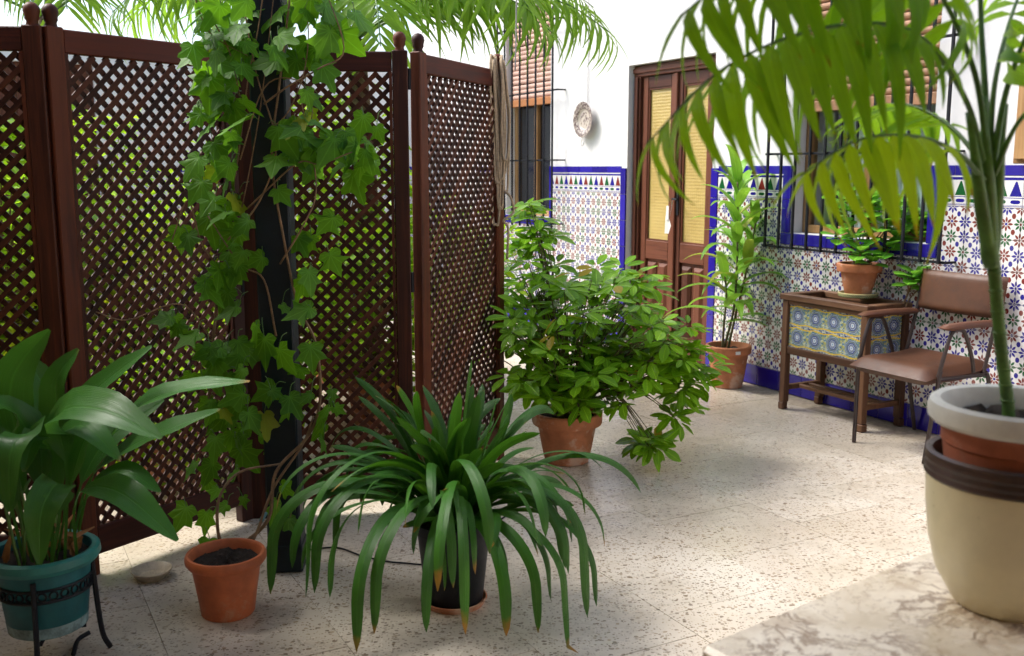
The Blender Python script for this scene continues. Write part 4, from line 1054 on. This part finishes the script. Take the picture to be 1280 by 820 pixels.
for az, el, L, curl, lean in ((R(-14), 42, .80, 150, .25), (R(-60), 50, .76, 190, 1.2), (R(192), 66, .90, 150, .1), (R(205), 60, .88, 150, .1), (R(178), 64, .84, 120, -.1), (R(10), 62, .88, 120, .2), (R(-100), 50, .66, 175, .2), (R(-75), 54, .68, 180, -.2), (R(-125), 52, .74, 175, .1), (R(-95), 40, .58, 160, -.3), (R(-85), 62, .74, 200, .3), (R(-60), 46, .7, 165, .2), (R(-140), 48, .78, 165, -.1), (R(-170), 50, .8, 150, .2), (R(165), 56, .85, 140, .1), (R(28), 66, .78, 95, 0), (R(-35), 60, .80, 170, 0), (R(-150), 62, .84, 180, .1), (R(-118), 70, .80, 200, -.3), (R(-90), 70, .64, 215, .1), (R(-110), 72, .60, 225, -.1), (R(-130), 68, .72, 215, .1), (R(-45), 70, .66, 215, .0), (R(-160), 70, .74, 200, .0), (R(-20), 68, .8, 185, -.3)):
    twist = rnd(-.9, .9); clivia_leaf(az + rnd(-.2, .2), R(el + rnd(-8, 12)), L * (rnd(.88, 1.25) if -150 < math.degrees(az) < -40 else .80), R(curl * rnd(.8, 1.1)), rnd(.0125, .0175), .05, lean + rnd(-.9, .9))

# ================================================================ umbrella plant in a terracotta pot
random.seed(5)
uc = ground(710, 585) + Vector((0, 0.115, 0))
UP = thing('umbrella_plant', uc, 'wide bushy umbrella plant in a terracotta pot past the screen', 'potted plant')
MB().lathe(pot_profile(0.105, 0.168, 0.25, 0.06, 0.014), 44).build('pot', MT['terra'], UP)
soil(UP, 0.150, 0.215)
def umbel(var, nl):
    mb = MB()
    for k in range(nl):
        a = 2 * math.pi * (k + rnd(-.2, .2)) / nl; L = rnd(.072, .105) * (1 if k % 3 else .85); dr_ = rnd(-.05, .30); w = L * rnd(.19, .25)
        d = Vector((math.cos(a), math.sin(a), 0)); p0 = d * 0.022; pts = []
        for i in range(5):
            t = i / 4; pts.append(p0 + d * L * t * (1 - .2 * dr_ * t) + Vector((0, 0, -L * dr_ * t ** 1.6)))
        mb.strap(pts, lambda t, w=w: w * (math.sin(math.pi * min(1, t ** 1.15 * .93 + .05)) ** .8) + .001, (0, 0, 1), .22, 3)
    return mb.mesh('leaf', MT['scheff'], True)
um = [umbel(1, n) for n in (6, 7, 7, 8, 6, 7)]
UY = uc.y
blobs = [  # px, py, rx, ry, depth offset, depth radius, number
 (745, 395, 122, 66, .0, .38, 74), (700, 440, 90, 62, -.12, .30, 40), (800, 440, 80, 55, -.05, .30, 38), (665, 330, 40, 55, .25, .22, 24), (660, 285, 26, 34, .3, .18, 12), (850, 450, 38, 36, .0, .2, 14),
 (750, 490, 70, 34, -.15, .25, 20), (805, 560, 26, 28, -.15, .10, 8), (855, 505, 26, 22, -.05, .12, 7), (622, 420, 30, 55, .10, .14, 16), (690, 500, 40, 24, -.2, .14, 10), (875, 465, 22, 18, 0, .1, 5), (770, 360, 50, 20, .1, .2, 12)]
br = MB(); cnt = 0
for cx, cy, rx, ry, do, rd, n in blobs:
    for k in range(n):
        while True:
            a, b, c = rnd(-1, 1), rnd(-1, 1), rnd(-1, 1)
            if a * a + b * b + c * c <= 1: break
        p = at(cx + a * rx, cy + b * ry, UY + do + c * rd)
        if p.z < 0.12: p.z = 0.12
        if p.x < -0.02 and p.y < 4.95: p.y = max(p.y, 4.80 + rnd(0, .2))
        out = p - (uc + Vector((0, 0, .55))); low = max(0, .55 - p.z)
        nrm = Vector((out.x * .45 + rnd(-.55, .45), out.y * .4 + rnd(-.5, .4) - .30, 1.0 + rnd(-.2, .2) - low * .7))
        yd = Vector((rnd(-1, 1), rnd(-1, 1), rnd(-.2, .2)))
        link('leaf', um[cnt % 6], UP, M=axes(p - uc, yd, nrm, rnd(.85, 1.25))); cnt += 1
        # stalk back to a branch
        mid = uc + Vector((out.x * rnd(.35, .5), out.y * rnd(.35, .5), 0.30 + (p.z - .3) * rnd(.35, .55)))
        if p.z < .35: mid.z = max(mid.z, .42)
        br.tube(catmull([mid, mid.lerp(p, .55) + Vector((0, 0, .03 - .01 * rnd(0, 1))), p], 4), [.003] * 5 + [.0018] * 4, 4, False)
        if k % 3 == 0:
            b0 = uc + Vector((rnd(-.05, .05), rnd(-.05, .05), .21))
            br.tube(catmull([b0, b0.lerp(mid, .5) + Vector((rnd(-.03, .03), rnd(-.03, .03), .03)), mid], 4), [.0075] * 4 + [.0048] * 5, 5, False)
tag(br.build('branches', MT['stem'], UP, True, UP.location), kind='stuff')
print('umbels', cnt)

# ================================================================ dracaena by the door
random.seed(9)
dc = ground(910, 488) + Vector((0.02, 0.12, 0))
DR = thing('dracaena', dc, 'slender dracaena in a terracotta pot beside the wooden door', 'potted plant')
MB().lathe(pot_profile(0.095, 0.145, 0.275, 0.05, 0.01), 44).build('pot', MT['terra'], DR)
soil(DR, 0.127, 0.235)
lab = MB().box(-0.016, 0.016, -0.001, 0.001, -0.010, 0.010); lab.build('sticker', MT['paper'], DR, False).location = (0.03, -0.1465, 0.245); DR.children[-1].rotation_euler = (0, 0, R(12))
dy_ = dc.y
dstems = [[(905, 436, 0), (918, 380, 0), (922, 300, 0), (922, 222, 0)], [(910, 436, .03), (918, 400, .03), (935, 330, .05), (945, 275, .06)], [(903, 436, -.02), (905, 405, -.02), (908, 370, -.03), (906, 345, -.04)]]
heads = []
for stp in dstems:
    q = catmull([at(px, py, dy_ + d) for px, py, d in stp], 6)
    MB().tube(q, [.009 - .004 * i / len(q) for i in range(len(q))], 8).build('stem', MT['stem'], DR, True, DR.location); heads.append(q)
def arch(b, az, el, L, curl, n=10):
    p = b.copy(); pts = [p.copy()]; e = el
    for i in range(n):
        e -= curl * (.3 + 1.4 * i / n) / n; p = p + Vector((math.cos(az) * math.cos(e), math.sin(az) * math.cos(e), math.sin(e))) * L / n; pts.append(p.copy())
    return pts
for si, q in enumerate(heads):
    nl = (30, 17, 8)[si]
    for k in range(nl):
        t = k / nl; i = (len(q) - 1) * ((.30 if si == 0 else .35) + .70 * t) ; i0 = int(min(i, len(q) - 2)); b = q[i0].lerp(q[i0 + 1], i - i0)
        az = k * 2.399 + rnd(-.3, .3); el = R(22 + 52 * t + rnd(-12, 12))
        pts = arch(b, az, el, rnd(.32, .47) * (1 - .25 * t * (si == 0)), R(rnd(50, 115)))
        nr = Vector((-math.cos(az) * .5, -math.sin(az) * .5, 1))
        MB().strap(pts, lance(rnd(.031, .041), .62), nr, .3, 3).build('leaf', MT['drac'], DR, True, DR.location)

# ================================================================ round leaved plant on the planter, and its saucer
random.seed(31)
rc = wf(1.02, -0.14, PZ + 0.001)
RP = thing('leafy_pot_plant', rc, 'round leaved green plant in a terracotta pot on the tiled planter stand', 'potted plant')
def trim():
    m = Mat('green yellow dashed saucer'); x, y, z = m.xyz(m.coord('Object')); a = y.op('ARCTAN2', x)
    k = ((a * 9.0 + z * 90.0).fract()).lt(.5) * (z - .016).abs().lt(.011)
    m.col(m.mix(k, (.52, .46, .22), (.02, .10, .05))); return m.set(.25)
board = MB().box(-0.165, 0.17, -0.10, 0.10, 0.0, 0.010, .002)
MB().lathe([(0, .0105), (.100, .0105), (.106, .014), (.108, .032), (.102, .034), (.098, .022), (0, .020)], 40).build('saucer', trim(), RP)
MB().lathe([(r, z + .021) for r, z in pot_profile(.070, .120, .175, .045, .010)], 40).build('pot', MT['terra'], RP)
soil(RP, .104, .165)
def round_leaf(nm, mat):
    n = 12; vs = [(0, .35, 0)]; uv = [(.5, .4)]
    for k in range(n):
        a = 2 * math.pi * k / n; x = .40 * math.sin(a) * (1 + .04 * math.sin(5 * a)); y = .48 - .50 * math.cos(a)
        vs.append((x, y, .10 * abs(x) - .28 * (y - .2) ** 2 + rnd(-.03, .03))); uv.append((.5 + x, max(0, min(1, y))))
    return MB().add(vs, [(0, 1 + k, 1 + (k + 1) % n) for k in range(n)], uv).mesh(nm, mat, True)
rm_ = [round_leaf('leaf', MT['round']) for _ in range(4)]
def rosettes(root, spots, base, ys):
    st = MB()
    for (px, py, n, s, dy) in spots:
        c = at(px, py, ys + dy)
        st.tube(catmull([base + Vector((rnd(-.04, .04), rnd(-.04, .04), 0)), base.lerp(c, .5) + Vector((rnd(-.02, .02), rnd(-.02, .02), .01)), c], 4), .0042, 5, False)
        for k in range(n):
            az = k * 2.399 + rnd(-.3, .3); up = .75 - .95 * (k / n)
            d = Vector((math.cos(az), math.sin(az), up)); p = c + Vector((0, 0, .03 - .05 * k / n)) + d * .012
            link('leaf', random.choice(rm_), root, M=axes(p - root.location, d, Vector((-math.cos(az) * .6, -math.sin(az) * .6 - .25, 1)), s * rnd(.9, 1.4)))
    tag(st.build('stems', MT['vine'], root, True, root.location), kind='stuff')
rosettes(RP, [(1082, 262, 8, .085, .0), (1105, 285, 10, .095, -.05), (1075, 318, 9, .085, -.10), (1140, 285, 11, .10, -.02), (1060, 268, 8, .085, .06), (1090, 250, 7, .075, .04), (1110, 312, 8, .085, -.08), (1150, 300, 8, .09, -.05), (1125, 262, 8, .085, .04), (1068, 300, 7, .075, -.04), (1120, 300, 8, .085, -.06), (1100, 262, 8, .09, -.02), (1048, 296, 8, .085, .02), (1156, 278, 9, .09, .0), (1052, 252, 8, .085, .05), (1090, 330, 7, .075, -.10)], rc + Vector((0, 0, .17)), rc.y)
rc2 = wf(1.26, -0.10, 0.62)
R2 = thing('trailing_plant', rc2, 'small sprig of round leaves growing from the end of the tiled planter', 'plant')
rosettes(R2, [(1142, 348, 9, .085, -.02), (1152, 358, 7, .07, -.03), (1136, 356, 6, .07, -.03)], rc2, rc2.y)
del board

# ================================================================ little dish on the floor, and a cable
bw = ground(190, 722)
BO = thing('floor_dish', bw, 'small cream glazed dish lying on the floor beside the orange pot', 'dish')
MB().lathe([(0, .0), (.045, .0), (.066, .028), (.069, .030), (.067, .033), (.060, .028), (.042, .010), (0, .008)], 36).build('bowl', MT['bowl'], BO)
cbq = catmull([ground(378, 690) + Vector((0, 0, .005)), ground(420, 686) + Vector((0, 0, .005)), ground(455, 697) + Vector((0, 0, .005)), ground(500, 705) + Vector((0, 0, .005)), ground(560, 700) + Vector((0, 0, .005)), ground(640, 640) + Vector((0, 0, .005))], 6)
cbl = tag(MB().tube(cbq, .0032, 6).build('floor_cable', MT['iron'], None), 'thin black cable lying on the floor behind the clivia', 'cable')

# ================================================================ palms
def frond(root, pts, nl, L, mats, name='frond', w=0.016, droop=0.35, t0=0.18, rad=0.006, fwd=0.55, grav=0.35, cap=None, side_up=Vector((0, 0, 1)), stalkmat=None, two=True):
    q = resample(catmull(pts, 8), 40)
    rc_ = MB().tube(q, [rad * (1 - .75 * i / 39) for i in range(40)], 6).build(name, stalkmat or MT['green_stem'], root, True, root.location)
    for k in range(nl):
        t = t0 + (1 - t0) * (k + .5) / nl; i = min(38, int(t * 39)); p = q[i].lerp(q[i + 1], t * 39 - i); tg_ = (q[min(39, i + 2)] - q[max(0, i - 2)]).normalized()
        sd = tg_.cross(side_up); sd = sd.normalized() if sd.length > 1e-4 else Vector((1, 0, 0)); up = sd.cross(tg_)
        for s in ((1, -1) if two else (1,)):
            pr_ = (0.55 + .45 * math.sin(math.pi * min(1, .15 + .85 * (t - t0) / (1 - t0))))
            ll = L * pr_ * rnd(.88, 1.1)
            d = sd * s * rnd(.85, 1.05) + tg_ * (fwd + .9 * max(0, t - .75)) * rnd(.8, 1.2) + Vector((0, 0, -grav * rnd(.6, 1.4))) + up * rnd(-.05, .12)
            link('leaflet', random.choice(mats), rc_, M=axes(p - root.location, d, up + sd * s * -.25, ll, ll * rnd(.85, 1.1)))
    return rc_
def leaflets(mat, w, droops, n=8, fold=.35):
    return [blade_mesh('leaflet', mat, lance(w, .55), n, 3, d, fold, .05) for d in droops]

# ---- near palm in a nested pot on the parapet
random.seed(77)
kc = ground(1285, 781, 0.70) + Vector((0, 0.078, 0))
KP = thing('potted_palm', kc, 'palm in a white rimmed terracotta pot set inside a cream ceramic planter', 'potted plant')
MB().lathe([(0, 0), (.072, 0), (.080, .006), (.108, .055), (.122, .11), (.129, .17), (.131, .212), (.126, .2125), (.120, .19), (0, .18)], 56).build('outer_pot', MT['cream'], KP)
MB().lathe([(.1312, .2125), (.1345, .216), (.1325, .2225), (.1345, .228), (.1325, .2345), (.1345, .240), (.1325, .246), (.1335, .252), (.128, .256), (.122, .252), (.122, .2126)], 56).build('ribbed_band', MT['brownband'], KP)
MB().lathe([(0, .20), (.100, .20), (.108, .2575), (.1085, .268), (.112, .270), (.1125, .290), (.1165, .2975)], 56).build('inner_pot', MT['terra_dark'], KP)
MB().lathe([(.1166, .298), (.126, .300), (.1335, .308), (.135, .320), (.132, .333), (.125, .338), (.116, .335), (.110, .322), (.108, .29)], 56).build('pot_rim', MT['whiteglaze'], KP)
soil(KP, .1075, .300)
ky = kc.y
fm = leaflets(MT['fpalm'], .078, (.25, .45, .7)); ym = leaflets(MT['ypalm'], .078, (.3, .5, .75)); 
trunk = catmull([at(1262, 520, ky), at(1252, 440, ky), at(1243, 340, ky), at(1238, 270, ky + .01), at(1232, 215, ky)], 8)
trunk[0].z -= .04
trk = MB().tube(trunk, [.0098, .0094, .0090] * 5 + [.0094] * (len(trunk) - 15), 12); 
for i in range(10):
    a = trunk[2 + i * 2]; trk.tube([a - Vector((0, 0, .0022)), a, a + Vector((0, 0, .0022))], [.0098, .0114, .0098], 12, False)
trk.build('stem', MT['green_stem'], KP, True, KP.location)
sh = MB()
for (ax, ay, dd, r0, r1) in ((1236, 300, 0, .0135, .008), (1226, 250, -.01, .011, .006), (1246, 240, .01, .011, .006), (1234, 230, .0, .013, .006)):
    p0 = at(1240, 335, ky); p1 = at(ax, ay, ky + dd); p2 = at(ax + (ax - 1238) * 1.2, ay - 110, ky + dd * 2)
    MB().tube(catmull([p0, p1, p2], 6), [r1 + (r0 - r1) * math.sin(math.pi * min(1, (i + 2) / 12)) for i in range(13)], 10).build('leaf_sheath', MT['green_stem'], KP, True, KP.location)
X = lambda px, py, d: at(px, py, ky + d)
random.seed(4)
# large frond sweeping over to the left, high
frond(KP, [X(1232, 210, 0), X(1205, 120, -.04), X(1140, 40, -.10), X(1030, 35, -.16), X(905, 85, -.20), X(808, 180, -.22)], 18, .19, fm, t0=.30, fwd=.35, grav=.75, rad=.005)
# second one above it
frond(KP, [X(1235, 200, 0), X(1215, 80, -.02), X(1150, -40, -.08), X(1040, -70, -.14), X(930, -40, -.2), X(850, 20, -.24)], 18, .20, fm, t0=.28, fwd=.35, grav=.75, rad=.005)
# yellow green one drooping below
frond(KP, [X(1230, 225, -.01), X(1195, 190, -.05), X(1140, 170, -.10), X(1070, 176, -.14), X(1000, 220, -.17)], 12, .16, ym, t0=.22, fwd=.45, grav=.8, rad=.0045)
# behind and up to the side
frond(KP, [X(1238, 220, .0), X(1190, 160, .10), X(1130, 130, .2), X(1070, 140, .3)], 12, .14, fm, t0=.35, fwd=.5, grav=.4, rad=.0045)
frond(KP, [X(1240, 210, .0), X(1262, 100, .0), X(1310, 0, -.04), X(1400, -50, -.08)], 12, .18, fm, t0=.4, fwd=.4, grav=.4)
frond(KP, [X(1236, 200, 0), X(1228, 60, .05), X(1215, -80, .1), X(1150, -180, .16)], 10, .18, fm, t0=.55, fwd=.5, grav=.5)
frond(KP, [X(1242, 220, 0), X(1275, 150, -.03), X(1330, 110, -.08), X(1400, 140, -.14)], 9, .15, fm, t0=.45, fwd=.5, grav=.5, rad=.0045)
frond(KP, [X(1236, 205, 0), X(1246, 90, .03), X(1280, -20, .12), X(1330, -90, .2)], 10, .17, fm, t0=.5, fwd=.5, grav=.4, rad=.005)

# ---- palms behind the screen
random.seed(51)
bm_ = leaflets(MT['bpalm'], .048, (.2, .45, .75), 6)
def back_palm(name, base, top, specs, label, L=.42, nl=22):
    t = thing(name, base, label, 'palm tree', 0, 'palms behind the lattice screen')
    q = catmull([base, base.lerp(top, .5) + Vector((.05, .02, 0)), top], 6)
    MB().tube(q, [.075 - .02 * i / len(q) for i in range(len(q))], 10).build('trunk', MT['trunk'], t, True, t.location)
    for az, el, ln, curl in specs:
        pts = arch(top, R(az), R(el), ln, R(curl), 6)
        frond(t, pts, nl, L, bm_, t0=.2, rad=.010, fwd=.75, grav=.28)
    return t
b1 = at(455, 500, 6.1); b1.z = 0
back_palm('palm_tree', b1, Vector((b1.x, 6.1, 2.15)), [(-8, 40, 1.55, 85), (-40, 42, 1.5, 100), (-75, 35, 1.3, 110), (-105, 45, 1.4, 95), (-150, 38, 1.5, 90), (175, 40, 1.5, 85), (25, 55, 1.5, 80), (60, 60, 1.3, 80), (100, 65, 1.3, 80), (140, 55, 1.4, 80), (-60, 62, 1.7, 110), (-20, 60, 1.7, 110), (-165, 60, 1.6, 100), (-12, 28, 1.6, 70), (5, 35, 1.7, 85), (-28, 30, 1.4, 80)], 'palm behind the middle of the screen with fronds arching over it', .46, 21)
b2 = at(90, 500, 5.6); b2.z = 0
back_palm('palm_tree', b2, Vector((b2.x, 5.6, 2.2)), [(-20, 30, 1.2, 80), (-60, 35, 1.1, 100), (-110, 30, 1.2, 100), (-170, 30, 1.2, 90), (10, 45, 1.3, 80), (150, 50, 1.2, 80), (-35, 55, 1.4, 110), (-140, 50, 1.3, 100)], 'palm behind the left end of the screen', .36, 19)

# ---- shrubs in pots behind the screen, seen through the lattice
random.seed(63)
def shrub(px, Y, h0, h1, rx, n, mat, size, label, dens=1.0):
    b = at(px, 500, Y); b.z = 0
    t = thing('patio_shrub', b, label, 'shrub', 0, 'shrubs behind the lattice screen')
    MB().lathe(pot_profile(.12, .18, .28), 28).build('pot', MT['terra'], t)
    mb = MB(); st = MB()
    for k in range(n):
        while True:
            a, bb, c = rnd(-1, 1), rnd(-1, 1), rnd(-1, 1)
            r2 = a * a + bb * bb + c * c
            if .12 < r2 <= 1: break
        lump = 1 + .25 * math.sin(a * 5 + px) * math.cos(c * 6)
        p = Vector((a * rx * lump, bb * rx * lump, (h0 + h1) / 2 + c * (h1 - h0) / 2 * lump))
        az = rnd(0, 6.28); d = Vector((math.cos(az), math.sin(az), rnd(-.6, .5))); s = size * rnd(.6, 1.2)
        M = axes(p, d, Vector((rnd(-.5, .5), rnd(-.5, .5), 1)), s)
        vs = [M @ Vector(v) for v in ((0, 0, 0), (.22, .35, .05), (.18, .7, .02), (0, 1, -.12), (-.18, .7, .02), (-.22, .35, .05), (0, .5, -.03))]
        mb.add(vs, [(6, 0, 1), (6, 1, 2), (6, 2, 3), (6, 3, 4), (6, 4, 5), (6, 5, 0)], [(.5, 0), (.8, .35), (.75, .7), (.5, 1), (.25, .7), (.2, .35), (.5, .5)])
        if k % 25 == 0: st.tube([(0, 0, .2), (p.x * .4, p.y * .4, (p.z + .3) * .55), p], [.012, .007, .003], 5, False)
    mb.build('crown', mat, t, True); st.build('trunk', MT['vine'], t)
shrub(225, 5.2, .25, 1.18, .58, 1700, MT['bushy'], .12, 'low yellow green shrub behind the second lattice panel')
shrub(10, 4.9, .3, 1.75, .55, 1700, MT['bush'], .12, 'tall green shrub behind the left lattice panel')
shrub(90, 4.7, .2, .9, .30, 500, MT['bushy'], .10, 'small yellow green shrub behind the gap between the left panels')
shrub(300, 5.8, .5, 1.6, .45, 900, MT['bush'], .11, 'green shrub behind the dark post')
shrub(420, 6.4, .5, 1.95, .60, 1300, MT['bush'], .13, 'large green shrub below the middle palm')
shrub(560, 6.6, .4, 1.15, .50, 900, MT['bush'], .12, 'rounded green shrub behind the last lattice panel')
shrub(330, 4.85, .15, 1.0, .45, 1100, MT['bush'], .10, 'low green shrub behind the joint next to the dark post')
shrub(470, 5.4, .2, 1.15, .50, 1300, MT['bush'], .11, 'low green shrub behind the middle of the third lattice panel')
shrub(150, 4.5, .1, .75, .32, 700, MT['bush'], .10, 'low green shrub close behind the second lattice panel')
shrub(215, 4.35, .05, .62, .34, 800, MT['bush'], .10, 'low green shrub at the foot of the second lattice panel')
shrub(130, 7.2, .4, 1.9, .60, 1100, MT['bush'], .13, 'far green shrub in front of the brown back door')
